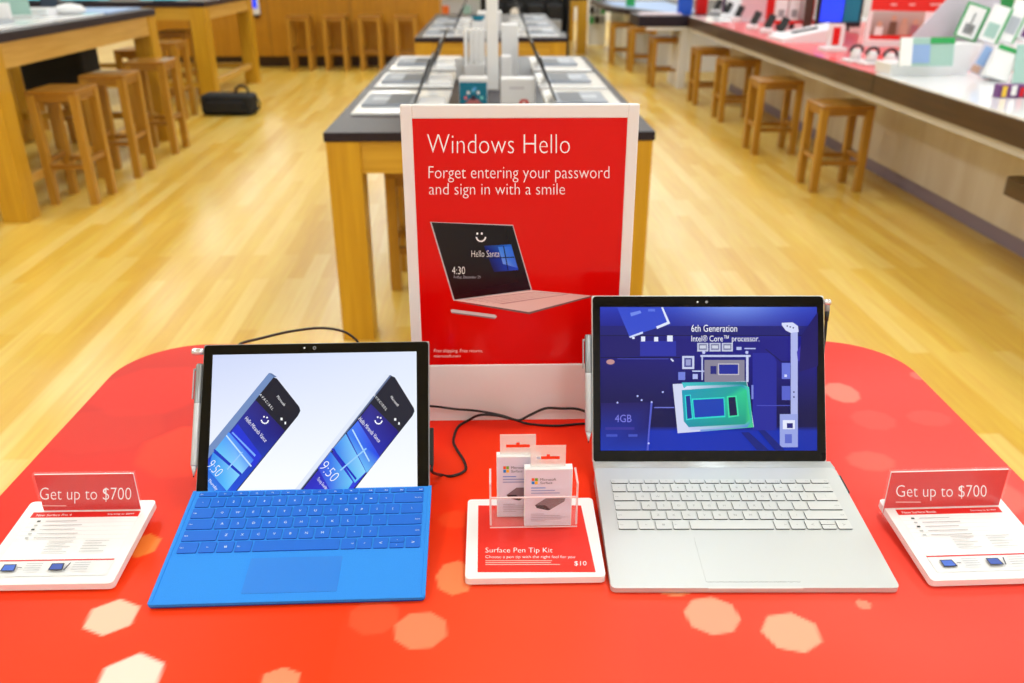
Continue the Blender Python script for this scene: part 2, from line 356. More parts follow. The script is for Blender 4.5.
def keyboard(parent, x0, x1, tops, hs, mkey, mside, mgly, gap, hgt, base_z=0, lower=0):
    for (names, ws), top, h in zip(keyrows([1.25]+[1.04]*12+[1.27]), tops, hs):
        u = (x1-x0)/sum(ws); x = x0
        for nm, wd in zip(names, ws):
            a, b2 = x+gap/2, x+wd*u-gap/2; x += wd*u
            yy = [(top-h, top)] if nm != 'UD' else [(top-h, top-h/2-.0004), (top-h/2+.0004, top)]
            for y0, y1 in yy:
                mb = MB(); cx, cy = (a+b2)/2, (y0+y1)/2
                mb.prism([(p[0]-cx, p[1]-cy) for p in rrect(a, b2, y0, y1, min(.0011, (y1-y0)/3), 2)], 0, hgt, mkey, mside=mside)
                if nm:
                    if nm == '#':
                        for sx in (-.0014, .0002):
                            for sy in (-.0014, .0002): mb.prism([(sx, sy), (sx+.0012, sy), (sx+.0012, sy+.0012), (sx, sy+.0012)], hgt, hgt+.00008, mgly)
                    else:
                        t = {'UD': '^'}.get(nm, nm); V, F, asp = text_geo(t, 0.)
                        gh = .0019 if len(t) > 1 else .0034
                        if t in "-=`'^,.;": gh = .0012
                        gw = min(asp*gh, (b2-a)*.6); oy = 0; ox = 0
                        if len(t) > 2: ox = (-(b2-a)/2+gw/2+.0018) if cx < 0 else ((b2-a)/2-gw/2-.0018)
                        k = mb.mi(mgly); vs = [mb.bm.verts.new((ox+(u2-.5)*gw, oy+(v2-.5)*gh, hgt+.00008)) for u2, v2 in V]
                        for f in F:
                            try: mb.bm.faces.new([vs[i] for i in f]).material_index = k
                            except ValueError: pass
                mb.build('key', parent, Matrix.Translation((cx, cy, base_z)))
keyboard(cover, -.1395, .1395, [.1755, .1655, .1467, .1279, .1091, .0903], [.0072]+[.0162]*5, M['bluekey'], M['bluerim'], M['glyphwhite'], .0022, .0011)
MB().prism(rrect(-.0515, .0515, .0125, .064, .001, 2), 0, .00025, M['bluepad'], mside=M['bluerim']).build('touchpad', cover)
tfm = Frame(Vector((-.2275, .8745, .9085)), yd*.122 + Vector((0, 0, .160)), xd); TM = rel(hy, tfm.M)
HT = .2135
tablet = MB().box(-.1455, .1455, .002, HT, -.0085, -.0004, M['tabsilver'], .002).build('tablet', hy, TM)
MB().prism(rrect(-.1442, .1442, .0035, HT-.0013, .004, 4), -.0006, .0002, M['glassblack']).build('bezel', tablet)
a = Art(tfm, .00006); a.L = 6
S = [(213, 355), (416.5, 351.5), (417.5, 491), (207.5, 494)]
a.grid(S, 24, 16, lambda u, v: mixc(mixc((205, 215, 246), (222, 231, 252), u), (246, 250, 255), v*1.1))
W = (250, 252, 255)
# phone one
a.poly([(269, 373), (274.5, 377.5), (208.2, 459), (209.3, 446)], (112, 140, 190)).poly([(269, 373), (272, 373.5), (277, 377), (274.5, 377.5)], (90, 115, 160))
a.poly([(273.5, 377.5), (277, 378.5), (299.5, 407), (300.5, 411), (298, 416), (235.5, 493), (207.7, 493), (208.1, 459)], (24, 26, 40))
a.poly([(255.5, 400), (285, 431), (234.2, 493), (208, 493), (208.3, 459)], [(40, 34, 120), (22, 14, 110), (30, 80, 220), (60, 150, 240), (20, 60, 200)])
a.poly([(238, 424), (262, 456), (254, 468), (230, 434)], (30, 50, 210))
a.poly([(229, 432), (254, 460), (242, 474), (215, 450)], [(70, 140, 245), (50, 110, 235), (140, 210, 250), (90, 190, 245)])
a.poly([(213, 452), (240, 475), (227, 491), (208.3, 470)], [(50, 140, 235), (130, 210, 250), (90, 190, 250), (50, 130, 235)])
a.poly([(213.5, 450), (215, 449), (242, 473.5), (240.5, 475.5)], (20, 50, 190)).poly([(226, 436), (227, 435), (252, 466), (251, 467)], (190, 225, 255)).poly([(232, 433), (233, 432), (256, 455), (255, 457)], (120, 170, 255))
a.poly([(242, 452), (243, 452.5), (228, 470), (227, 469)], (150, 200, 255))
# phone two
a.poly([(386, 373.5), (391.5, 376), (301, 489.5), (295, 489.5)], (222, 230, 246)).poly([(390, 375), (392, 376), (302.5, 489.5), (300.5, 489.5)], (96, 112, 150))
a.poly([(391.5, 376), (395, 377.5), (413.8, 408), (414.6, 411.5), (412.5, 416), (354.5, 489.5), (301.5, 489.5)], (30, 32, 46))
a.poly([(371, 404), (399, 432), (353, 489.5), (303, 489.5)], [(44, 40, 130), (26, 16, 120), (40, 60, 220), (40, 40, 190)])
a.poly([(347, 433), (358, 421), (380, 457), (367, 473)], [(60, 130, 240), (70, 110, 240), (30, 60, 225), (110, 190, 245)])
a.poly([(334, 448), (346, 434), (366, 472), (355, 483)], [(40, 120, 235), (100, 180, 245), (140, 215, 250), (90, 190, 240)])
a.poly([(318, 468), (331, 452), (353, 482), (348, 489.5), (330, 489.5)], [(50, 60, 210), (50, 120, 235), (110, 200, 245), (80, 180, 240), (60, 110, 230)])
a.poly([(331.5, 449), (333, 448), (357, 478.5), (355.5, 480)], (24, 40, 190)).poly([(352, 430), (353, 429), (370, 461), (369, 462)], (180, 220, 255)).poly([(340, 470), (366, 448), (367, 449), (341, 471)], (150, 205, 255))
def ptxt(t, cx, cy, L, h, ang=48, thin=-.004):
    c, s_ = math.cos(math.radians(ang)), math.sin(math.radians(ang)); hx, hy_ = L/2*c, L/2*s_; ux, uy = h/2*s_, -h/2*c
    a.textq(t, (cx-hx-ux, cy-hy_-uy), (cx+hx-ux, cy+hy_-uy), (cx+hx+ux, cy+hy_+uy), (cx-hx+ux, cy-hy_+uy), W, thin)
for (dx, dy, nx, ny) in ((0, 0, 0, 0), (113.5, .5, 0, 0)):
    ptxt('Microsoft', 281.5+dx, 401+dy, 12, 2.6, 52); ptxt('Hello Miranda Vance', 256.5+dx, 430.5+dy-1, 31, 4, 49)
    ptxt('A V X C I B E L', 267+dx, 402+dy, 20, 2.6, 50)
    a.textq(')', (268+dx-4.2, 420.5+dy-3), (268+dx+.2, 425+dy-3), (270.5+dx+1, 422+dy-3), (266.5+dx, 417.5+dy-3), W, 0) if False else None
    for k in range(7):
        t = math.radians(-28+k*26); c1 = (265.3+dx+3.4*math.cos(t+.75), 420.2+dy+3.4*math.sin(t+.75)); a.oval(c1[0], c1[1], .8, .8, W, 8)
    a.oval(266.5+dx, 417.4+dy, .8, 1, W, 8).oval(268.6+dx, 419.6+dy-1.5, .8, 1, W, 8) if False else a.oval(264.5+dx, 417+dy, .9, .9, W, 8).oval(267.5+dx, 417.8+dy, .9, .9, W, 8)
    a.rect(281+dx, 418+dy, 283+dx, 420.5+dy, W).rect(285+dx, 422+dy, 286.5+dx, 424.5+dy, W)
ptxt('9:50', 216, 468.5, 15, 10, 49, -.02); ptxt('Thursday', 213.5, 485, 13, 4, 49)
ptxt('9:50', 330, 471.5, 20, 11, 49, -.02); ptxt('Thursday, December', 322.5, 484, 14, 4.5, 49)
a.build('display', A_screen, tablet)
mb = MB(); c1 = tfm.loc(304.5, 348); c2 = tfm.loc(314.5, 348)
mb.lathe([(.0011, .0002), (.0011, .0004)], M['white'], (c1[0], c1[1], 0), 12); mb.lathe([(.0022, .0002), (.0022, .0003)], M['grey'], (c2[0], c2[1], 0), 16)
mb.lathe([(.0013, .0003), (.0013, .0004)], M['black'], (c2[0], c2[1], 0), 12); mb.build('camera_lens', tablet)
# kickstand
hp = tfm.M @ Vector((0, .11, -.0086)); fp = Vector((hp.x, hp.y+.072, T+.0012))
kf = Frame(hp, fp-hp, xd)
MB().box(-.14, .14, 0, (fp-hp).length, -.0009, .0009, M['tabsilver'], .0004).build('kickstand', hy, rel(hy, kf.M))

def pen_obj(name, label, Mx, L, clip_dir, tipdown=True):
    r = thing(name, label, 'stylus'); r.matrix_basis = Mx
    R_ = .0046
    MB().tube([(0, v, 0) for v in (.012, .014, L*.62, L*.64)], [R_*.9, R_, R_, R_], M['pen'], 16).build('barrel', r)
    MB().tube([(0, v, 0) for v in (L*.64, L*.645, L-.003, L)], [R_*1.02, R_*1.02, R_*1.02, R_*.8], M['penclip'], 16).build('cap', r)
    MB().tube([(0, v, 0) for v in (0, .004, .012)], [.0008, .0018, R_*.88], M['pen'], 12).tube([(0, -.002, 0), (0, .001, 0)], [.0007, .0009], M['black'], 8).build('tip', r)
    MB().box(clip_dir*(R_+.0022)-.0009, clip_dir*(R_+.0022)+.0009, L*.68, L-.006, -.002, .002, M['penclip'], .0005).box(min(0, clip_dir*(R_+.003)), max(0, clip_dir*(R_+.003)), L-.009, L-.006, -.002, .002, M['penclip'], .0005).build('pocket_clip', r)
    return r
pen_obj('stylus_pen', 'silver stylus pen clinging to the left edge of the blue keyboard tablet', tfm.M @ Matrix.Translation((-.1502, .046, -.0045)), .143, -1)

# ================================================================== SILVER LAPTOP (right)
db = math.radians(-1.3)
bk = thing('laptop', 'large open silver laptop showing a blue circuit board picture on its screen', 'laptop', (.283, .83, T), db)
xb = (math.cos(db), math.sin(db), 0); yb = Vector((-math.sin(db), math.cos(db), 0))
bf = Frame(Vector((.2835, .7205, .908)), yb*.2305 + Vector((0, 0, .017)), xb); BM_ = rel(bk, bf.M)
mb = MB(); mb.prism([(p[0], p[1]) for p in rrect(-.158, .158, 0, .214, .006, 5)], -.0068, 0, M['silver'])
base = mb.build('keyboard_base', bk, BM_)
for v in base.data.vertices:                                   # the base gets thicker towards the hinge
    if v.co.z < -.001: v.co.z = -.0066 - .067*v.co.y
MB().prism(rrect(-.0525, .0525, .009, .081, .001, 2), 0, .0003, M['silver'], mside=M['keyside']).build('touchpad', base)
keyboard(base, -.1400, .1405, [.1885, .1790, .1615, .1440, .1265, .1090], [.0075]+[.0148]*5, M['keysilver'], M['keyside'], M['glyphgrey'], .0021, .0014)
MB().box(-.052, .052, -.0006, .002, -.0028, .00015, M['keysilver'], .0006).build('opening_notch', base)
mb = MB()
for i, y in enumerate((.2145, .2185, .2225, .2265, .2300)): mb.tube([(-.158, y, -.003-.0006*i), (.158, y, -.003-.0006*i)], .0032, M['silver'], 12)
mb.build('hinge', base)
sf = Frame(Vector((.2865, .954, .9265)), yb*.099 + Vector((0, 0, .1925)), xb); SM = rel(bk, sf.M)
lid = MB().box(-.1565, .1565, -.0065, .2175, -.0075, -.0004, M['silver'], .002).build('screen_lid', bk, SM)
MB().prism(rrect(-.1552, .1552, -.0055, .2163, .005, 4), -.0006, .0002, M['glassblack']).build('bezel', lid)
a = Art(sf, .00006); a.L = 6
S = [(600, 307), (816.7, 307), (817, 450.5), (600.5, 450.5)]
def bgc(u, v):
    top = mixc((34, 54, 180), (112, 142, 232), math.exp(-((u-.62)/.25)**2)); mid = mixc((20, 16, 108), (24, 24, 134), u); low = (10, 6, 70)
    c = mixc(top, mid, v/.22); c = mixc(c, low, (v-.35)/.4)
    if v > .86: c = mixc((6, 44, 176), (4, 36, 156), abs(u-.4))  # blue reflection along the screen foot, painted into the picture
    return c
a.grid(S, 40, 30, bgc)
a.rect(600.2, 326, 816.5, 335, (26, 28, 112)).rect(600.3, 335, 816.5, 336, (16, 16, 70)).rect(600.3, 336, 640, 356, (24, 20, 104)).rect(640, 341, 676, 356, (36, 44, 160)).rect(600.3, 357, 680, 358, (12, 10, 60))
a.poly([(617, 307.5), (662, 307.5), (668.5, 324), (629.5, 337)], (50, 74, 200)).poly([(661, 307.3), (663, 307.3), (670, 323.5), (657, 329), (656, 326.5), (667, 322)], (220, 228, 250)).poly([(629, 336.5), (642.5, 331.5), (643, 333.5), (630, 338)], (200, 212, 248))
a.poly([(630, 313), (640, 310.5), (641.5, 313), (631, 316.5)], (110, 135, 230)).rect(648, 309, 655, 311.5, (90, 115, 220))
for x, y, w_, h_ in ((641, 336.5, 4, 5), (654, 337, 4, 4.5), (667, 335.5, 5.5, 6), (632, 337, 2.5, 2)): a.rect(x, y, x+w_, y+h_, (225, 232, 252))
a.poly([(670, 359), (671.5, 358.5), (674, 361), (672.5, 361.8)], (220, 228, 250))
a.rect(682, 356, 694, 369, (196, 204, 235)).rect(684, 358, 692, 367, (60, 62, 140)).rect(685.5, 359.5, 690.5, 365.5, (150, 156, 205))
a.rect(678, 372, 685, 380, (110, 124, 215)).rect(692, 370.5, 704, 371.8, (190, 200, 240)).rect(654, 407, 674, 408, (110, 120, 220))
for i in range(3): a.rect(697+12.2*i, 343, 708+12.2*i, 351.5, (190, 196, 220)).rect(698.5+12.2*i, 344, 706.5+12.2*i, 350, (120, 124, 160)).rect(699.5+12.2*i, 345.5, 705.5+12.2*i, 348.5, (200, 205, 222))
a.rect(736, 347, 741, 350, (180, 190, 235)).rect(744, 348, 755, 349.2, (180, 190, 235))
a.poly([(752, 353), (772, 353), (776, 362), (776, 430), (752, 430)], (30, 36, 150)).poly([(764, 349), (766, 349), (781, 361), (790, 361), (790, 362), (780, 362)], (20, 20, 90))
a.rect(700, 355, 750, 357, (190, 198, 235)).rect(701, 357, 702.5, 380, (180, 188, 230)).rect(745.5, 355, 748, 382, (200, 206, 238))
a.rect(704, 360, 744, 382, (132, 128, 148)).rect(710, 366, 716, 374, (30, 34, 120)).rect(717.5, 363.5, 738.5, 375, (190, 186, 196)).rect(718.5, 364.5, 737.5, 374, (26, 40, 150))
a.rect(790, 330, 797, 446, (172, 180, 232)).poly([(781, 323), (792, 322.5), (797, 326), (798, 332), (790, 333), (785, 330.5), (781, 325)], (210, 216, 246))
for x in (786.5, 789.5, 792.5): a.oval(x, 326+(x-786)*.3, .8, .8, (40, 40, 110), 8)
a.rect(781, 363, 789.5, 379, (100, 115, 215)).rect(781, 386, 789.5, 400, (84, 96, 200)).poly([(796, 352), (800, 345), (800, 361), (797, 361)], (60, 50, 170))
a.rect(779, 414, 797, 447, (150, 162, 225)).rect(782, 420, 794, 429, (225, 230, 250)).rect(786, 423, 792, 428, (34, 36, 120)).rect(784, 434, 791, 443, (90, 104, 200)).oval(793, 392, .8, 1, (30, 30, 110), 8).oval(793, 397, .8, 1, (30, 30, 110), 8).rect(783.5, 374.5, 786, 377, (210, 216, 245))
a.poly([(660, 406), (659, 407)] + [(664, 433), (660, 433)], (20, 20, 100)) if False else None
a.poly([(600.6, 403), (651, 402), (648, 426), (647, 450), (600.6, 450)], [(26, 18, 96), (24, 16, 92), (16, 20, 110), (12, 48, 170), (12, 48, 170)]).rect(605, 427, 634, 429.5, (50, 48, 150)).rect(606, 434, 617, 436.5, (60, 80, 190)).rect(628, 434, 637, 436.5, (60, 80, 190))
a.rect(756, 405, 789, 405.8, (70, 80, 190)).rect(692, 374, 697, 379, (170, 180, 235)).oval(703, 352.5, 1.6, 1.6, (190, 196, 240), 10).oval(746, 352.5, 1.6, 1.6, (190, 196, 240), 10).rect(750.5, 385, 752.5, 399, (120, 132, 215)).rect(617, 358.5, 668, 359.3, (60, 66, 170))
a.poly([(740, 432), (748, 432), (768, 450), (756, 450)], (8, 26, 120)).poly([(757, 430), (764, 430), (784, 450), (774, 450)], (8, 26, 120)).poly([(800, 336), (816.6, 312), (816.8, 366), (798, 372)], (24, 16, 96))
# the big green chip
a.poly([(672, 384), (746, 381), (753, 427), (677, 433)], (205, 212, 238)).poly([(681, 382.5), (745.5, 381.5), (752.5, 427), (700, 431.5)], [(60, 190, 200), (20, 120, 130), (60, 200, 140), (120, 150, 220)])
a.poly([(686, 386), (741, 384.5), (748, 387), (751.5, 421), (746, 427), (690, 430), (684, 425), (680, 391)], [(210, 225, 245), (30, 140, 170), (70, 210, 190), (40, 190, 150), (90, 120, 215), (190, 200, 240), (205, 212, 240), (215, 222, 245)])
a.poly([(681, 390), (740, 386), (745.5, 390), (749, 419), (744, 424), (688, 427), (683, 421)], [(20, 150, 180), (20, 160, 150), (40, 200, 140), (60, 200, 130), (20, 150, 130), (20, 140, 160), (20, 150, 170)])
a.poly([(684, 395), (690, 394.5), (692.5, 419), (685.5, 420)], (40, 220, 215)).poly([(685, 396), (689.2, 395.5), (691.2, 418), (686.5, 418.8)], (16, 46, 140))
a.poly([(691, 398.5), (723.5, 397), (724.5, 417), (693, 419)], (40, 215, 200)).poly([(692.3, 399.8), (722.5, 398.3), (723.5, 415.5), (694, 417.5)], (14, 60, 175))
a.poly([(726, 396), (735.5, 395.5), (738, 416), (727.5, 417.5)], (60, 225, 170)).poly([(727.3, 397.3), (734.3, 396.8), (736.3, 415), (728.6, 415.8)], (14, 18, 70))
a.text('4GB', 614.5, 414.5, 631, 422, (110, 112, 215), 0.).text('SAMSUNG', 607, 427.5, 627, 430.5, (60, 60, 160), 0.) if False else a.text('4GB', 614.5, 414.5, 631, 422, (120, 122, 220), 0.)
a.poly([(650, 402), (652, 402), (649, 432), (648, 450), (646, 450), (648, 425)], (80, 90, 200))
for x, y in ((617, 402.5), (637, 396), (641, 400), (651, 402), (648, 443), (662, 392)): a.oval(x, y, 1, 1, (190, 200, 250), 8)
a.oval(610, 362, 4.2, 2.6, (190, 140, 140), 12)
a.text('6th Generation', 690.5, 325, 736, 332, W, -.004).text('Intel\u00ae Core\u2122 processor.', 690.5, 335.5, 758, 343.5, W, -.004) if True else None
a.build('display', A_screen, lid)
mb = MB()
for (x, y), r_, m_ in ((sf.loc(697.5, 302), .0012, M['white']), (sf.loc(706.5, 302), .0018, M['grey'])): mb.lathe([(r_, .0002), (r_, .0004)], m_, (x, y, 0), 12)
mb.build('camera_lens', lid)
pen_obj('stylus_pen', 'silver stylus pen clinging to the left edge of the silver laptop screen, tip down', sf.M @ Matrix.Translation((-.1612, .022, -.0035)), .143, -1)

# ================================================================== security plugs, chargers, cables
def cable(name, label, pts, r=.0019, group=None, cat='cable', extra=None):
    root = thing(name, label, cat)
    MB().tube(smooth_curve(pts), r, M['rubber'], 10).build('cord', root)
    if extra: extra(root)
    return root
Z = T+.0022
def tp(x, y, z=Z): D = ray(x, y); t = (z-CAM_H)/D.z; p = C0+t*D; return (p.x, p.y, z)
def w2(fr, x, y, z=0): return tuple(fr.M @ Vector((x, y, z)))
def tY(x, y, Y): D = ray(x, y); p = C0+D*(Y/D.y); return tuple(p)
def ex_l(root):
    MB().box(0, .0048, .052, .100, -.0075, -.001, M['black'], .0012).build('connector', root, tfm.M @ Matrix.Translation((.1457, 0, 0)))
cable('charging_cable', 'black charging cable plugged into the right edge of the tablet and looping before the sign', [w2(tfm, .1482, .052, -.004), w2(tfm, .1484, .044, -.005), tp(441, 475), tp(452, 476), tp(465, 470.5, Z), tp(464, 461), tp(456, 448), tp(453.5, 440), tp(458, 427), tp(469, 420, Z+.002), tY(480, 415, 1.088), tY(497, 415.5, 1.088), tY(512, 419, 1.085), tY(520, 420, 1.085), tY(530, 415, 1.090), tY(545, 408.5, 1.094), tY(560, 408.5, 1.096), tY(583, 410.5, 1.09), (.17, 1.07, Z+.004), (.19, 1.05, Z)], extra=ex_l)
cable('thin_cable', 'thin black cable lying along the foot of the red sign', [(-.21, 1.22, Z), (-.165, 1.12, Z+.022), tY(430, 406, 1.098), tY(455, 409, 1.098), tY(478, 411, 1.097), tY(500, 415, 1.096), tY(514, 419.5, 1.094), (.05, 1.092, Z), (.09, 1.085, Z), (.135, 1.09, Z), (.19, 1.085, Z)], r=.0017)
def ex_s(root):
    fm2 = tfm.M @ Matrix.Translation((-.1456, .205, -.004)); MB().tube([(-.015, 0, 0), (-.014, 0, 0), (-.005, 0, 0), (0, 0, 0)], [.0042, .0048, .0048, .004], M['chrome'], 16).build('plug', root, fm2)
cable('security_cable', 'black security cable arching over the far table edge behind the tablet', [w2(tfm, -.125, .203, -.012), tY(243, 352, 1.10), tY(240, 344, 1.2), tY(262, 338, 1.26), tY(290, 331.5, 1.30), tY(320, 328, 1.33), tY(342, 331, 1.34), tY(354, 338, 1.34), tY(359, 345, 1.34), (-.235, 1.33, Z+.004), (-.22, 1.26, Z)], r=.0022, extra=ex_s)
def ex_r(root):
    fm2 = sf.M @ Matrix.Translation((.1568, .2085, -.004)); MB().tube([(0, 0, 0), (.003, 0, 0), (.008, 0, 0), (.0095, 0, 0)], [.0038, .0045, .0045, .0035], M['chrome'], 16).tube([(.0055, 0, -.001), (.0055, -.012, -.002)], .0036, M['grey'], 14).tube([(.0055, -.012, -.002), (.005, -.025, -.004)], [.0034, .0026], M['black'], 14).build('plug', root, fm2)
cable('security_cable', 'black security cable hanging from a metal plug at the silver laptop screen corner', [w2(sf, .1620, .186, -.008), w2(sf, .160, .15, -.014), w2(sf, .155, .10, -.022), w2(sf, .13, .05, -.03), (.42, 1.02, Z+.01), (.40, 1.06, Z), (.36, 1.10, Z)], r=.002, extra=ex_r)
bfx = .0025
ch = thing('charger_plug', 'slim black charger plug in the right side of the silver laptop base', 'plug')
MB().box(.1582, .1628, .168, .203, -.010, -.003, M['black'], .0012).build('connector', ch, bf.M)
MB().tube(smooth_curve([w2(bf, .1605, .168, -.0065), w2(bf, .1610, .160, -.0085), w2(bf, .1615, .154, -.012)]), .0016, M['rubber'], 8).build('cord', ch)

# ================================================================== RED POSTER SIGN
sg = thing('sign_stand', 'large red poster in a white stand advertising signing in with a smile', 'sign', (.0375, 1.112, T))
pf = Frame(Vector((.0375, 1.107, T+.0005)), Vector((0, .023, .46)), (1, 0, 0)); PMx = rel(sg, pf.M)
mb = MB(); xs = .1570
mb.box(-xs, -.1415, 0, .4595, -.012, 0, M['white'], .002).box(.1415, xs, 0, .4595, -.012, 0, M['white'], .002).box(-.1425, .1425, .4415, .4595, -.012, -.0002, M['white'], .002).box(-.1425, .1425, 0, .0905, -.012, -.0002, M['white'], .002)
mb.box(-.1425, .1425, .085, .446, -.011, -.005, M['white']); mb.build('frame', sg, PMx)
MB().box(-xs, xs, -.0005, .003, -.06, .0, M['white'], .001).build('foot', sg, PMx)
a = Art(pf, .00008); a.L = 1
a.poly([(-.1418, .0900), (.1418, .0900), (.1418, .4418), (-.1418, .4418)], (220, 3, 1), raw=True)
a.text('Windows Hello', 427, 134.5, 570, 153.5, W, -.018).text('Forget entering your password', 428.5, 166.5, 609.5, 182.5, W, -.014).text('and sign in with a smile', 429, 183.5, 565, 198.5, W, -.014)
a.poly([(454, 302), (529, 314.5), (591, 297.5), (591.5, 296), (528, 311)], (120, 90, 92))
a.poly([(453, 300.5), (532, 290.5), (591.8, 296), (529, 312.5)], [(240, 205, 200), (245, 220, 215), (240, 190, 185), (238, 200, 196)])
a.poly([(464, 300.3), (535, 291.8), (569, 294.5), (503, 304.5)], (205, 150, 150))
for k in range(5): t = k/5; a.poly([(466+t*34, 300.8+t*3.2), (536+t*30, 292.3+t*2.2), (541+t*30, 292.7+t*2.2), (471+t*34, 301.2+t*3.2)], (238, 200, 196))
a.poly([(430, 222), (513, 225), (532, 290), (453.5, 301)], (200, 190, 196)).poly([(431.5, 222.5), (512.5, 226), (530.8, 289.8), (454.5, 299.8)], [(30, 26, 30), (14, 14, 26), (16, 10, 26), (26, 12, 18)])
a.poly([(484, 246), (511, 244.5), (518.5, 270), (494, 272)], [(10, 30, 120), (30, 110, 240), (20, 70, 220), (12, 16, 80)]).poly([(498, 247), (511.5, 246.5), (517.5, 268), (503, 264)], [(60, 140, 250), (40, 110, 245), (60, 110, 240), (110, 160, 255)])
a.poly([(484, 258), (514, 256.8), (514.3, 257.8), (484, 258.8)], (10, 20, 70)).poly([(503, 246), (504, 246), (508.5, 270), (507.5, 270)], (10, 24, 90))
for k in range(9): t = math.radians(15+k*150/8); a.oval(481+4.6*math.cos(t), 236.5+4.8*math.sin(t), .9, .9, W, 8)
a.oval(477.3, 233.5, 1.1, 1.3, W, 8).oval(481.8, 233.5, 1.1, 1.3, W, 8)
a.text('Hello Santa', 471.5, 250.3, 499.5, 256.8, W, -.014).text('4:30', 452, 266.5, 465, 274, W, -.012).text('Friday, December 25', 454, 275.5, 480.5, 279, (190, 190, 205), -.01)
a.poly([(450.5, 310), (452, 309), (495, 314.5), (497, 316.5), (494.5, 318.8), (452, 313)], (215, 205, 208)).poly([(452, 312), (495, 317.5), (494.5, 318.8), (452, 313)], (140, 120, 126))
a.text('Free shipping. Free returns.', 434, 348.8, 483, 353, (255, 225, 222), 0.).text('microsoft.com', 434, 354.2, 460.5, 357, (255, 225, 222), 0.)
a.build('poster', A_poster, sg, PMx @ Matrix.Translation((0, 0, -.0049+.003)))

# ================================================================== PRICE STANDS
def wedge(mb, w, d, zf, zb, m, th=.0085):                     # slab on the table, front top zf, back top zb, origin centre front
    ang = math.atan2(zb-zf, d); L = math.hypot(d, zb-zf)
    T_ = Matrix.Translation((0, 0, zf)) @ Matrix.Rotation(ang, 4, 'X')
    mb.prism(rrect(-w/2, w/2, 0, L, .005, 3), -th, 0, m, T_)
    mb.box(-w/2+.02, w/2-.02, d*.55, d-.012, 0, zb-.010, m)
def price_stand(label, x, y, w, d, rz, top_px, texts, strip_px, names):
    r = thing('price_stand', label, 'sign', (x, y, T), rz)
    mb = MB(); wedge(mb, w, d, .0105, .0215, M['whitegloss']); mb.build('base', r)
    xd_ = (math.cos(rz), math.sin(rz), 0); y_ = Vector((-math.sin(rz), math.cos(rz), 0))
    cfr = Frame(Vector((x, y, T+.0105)), y_*d + Vector((0, 0, .011)), xd_)
    uf = Frame(Vector((x, y, T+.02)) + y_*(d-.018), Vector((0, 0, 1)), xd_)
    (x0, y0), (x1, y1) = uf.loc(*top_px[0]), uf.loc(*top_px[1])
    a = Art(cfr, .00008); a.L = 1
    hw = w/2-.012; yt = d-.020
    a.poly([(-hw, .012), (hw, .012), (hw, yt), (-hw, yt)], (243, 244, 245), raw=True)
    a.poly([(-hw, yt-.010), (hw, yt-.010), (hw, yt), (-hw, yt)], (226, 36, 30), raw=True)
    def tx(t, xa, xb, ya, yb, c, th=0.):
        f0 = a.fr; a.fr = None; a.text(t, xa, yb, xb, ya, c, th); a.fr = f0
    tx(names[0], -hw+.006, -hw+.048, yt-.0075, yt-.0035, W); tx(names[1], hw-.038, hw-.006, yt-.0072, yt-.0038, W)
    a.poly([(-hw, .036), (hw, .036), (hw, .038), (-hw, .038)], (220, 40, 50), raw=True)
    a.poly([(-hw, .012), (hw, .012), (hw, .0355), (-hw, .0355)], (232, 233, 235), raw=True)
    rnd = random.Random(3)
    for k in range(5):
        yy = yt-.018-k*.0075
        a.poly([(-hw+.012, yy), (-hw+.016, yy), (-hw+.016, yy+.0025), (-hw+.012, yy+.0025)], (70, 80, 80) if k in (0, 2) else (190, 195, 195), raw=True)
        L_ = .03+rnd.random()*.03; a.poly([(-hw+.022, yy+.0006), (-hw+.022+L_, yy+.0006), (-hw+.022+L_, yy+.0016), (-hw+.022, yy+.0016)], (178, 182, 184), raw=True)
        a.poly([(-hw, yy-.0022), (hw, yy-.0022), (hw, yy-.0019), (-hw, yy-.0019)], (205, 208, 210), raw=True)
    for cx in (-.022, .020):
        for k in range(5): yy = .066-k*.0045; a.poly([(cx-.0, yy), (cx+.028-(k % 2)*.007, yy), (cx+.028-(k % 2)*.007, yy+.0011), (cx, yy+.0011)], (196, 199, 201), raw=True)
    for cx, c in ((-.045, (70, 110, 210)), (.008, (60, 90, 180))):
        a.poly([(cx-.009, .018), (cx+.007, .018), (cx+.005, .029), (cx-.009, .029)], (40, 44, 60), raw=True).poly([(cx-.0078, .0195), (cx+.0055, .0195), (cx+.004, .0278), (cx-.0078, .0278)], c, raw=True)
        a.poly([(cx+.0078, .018), (cx+.0092, .018), (cx+.0122, .0295), (cx+.0108, .0295)], (50, 54, 64), raw=True) if cx > 0 else a.poly([(cx+.008, .023), (cx+.013, .023), (cx+.013, .024), (cx+.008, .024)], (90, 96, 106), raw=True)
        for k in range(4): yy = .029-k*.0035; a.poly([(cx+.016, yy), (cx+.034, yy), (cx+.034, yy+.001), (cx+.016, yy+.001)], (190, 193, 196), raw=True)
    a.build('info_card', A_paper, r, rel(r, cfr.M))
    hx = (x1-x0)/2; cx = (x0+x1)/2; UM = rel(r, uf.M)
    MB().box(x0-.0015, x1+.0015, y1-.002, y0+.0018, -.0052, -.0038, M['acrylic'], .0003).box(x0-.0015, x1+.0015, y1-.002, y0+.0018, .0004, .0018, M['acrylic'], .0003).box(x0-.0015, x1+.0015, y0+.0005, y0+.0018, -.0038, .0004, M['acrylic']).box(x0-.0015, x1+.0015, y1-.002, y1-.0006, -.0052, .014, M['acrylic']).build('clear_holder', r, UM)
    MB().box(x0, x1, y1, y0, -.0030, -.0012, M['paper']).build('card_backing', r, UM)
    a = Art(uf, .00008); a.L = 1
    a.poly([(x0, y1), (x1, y1), (x1, y0), (x0, y0)], (222, 8, 6), raw=True)
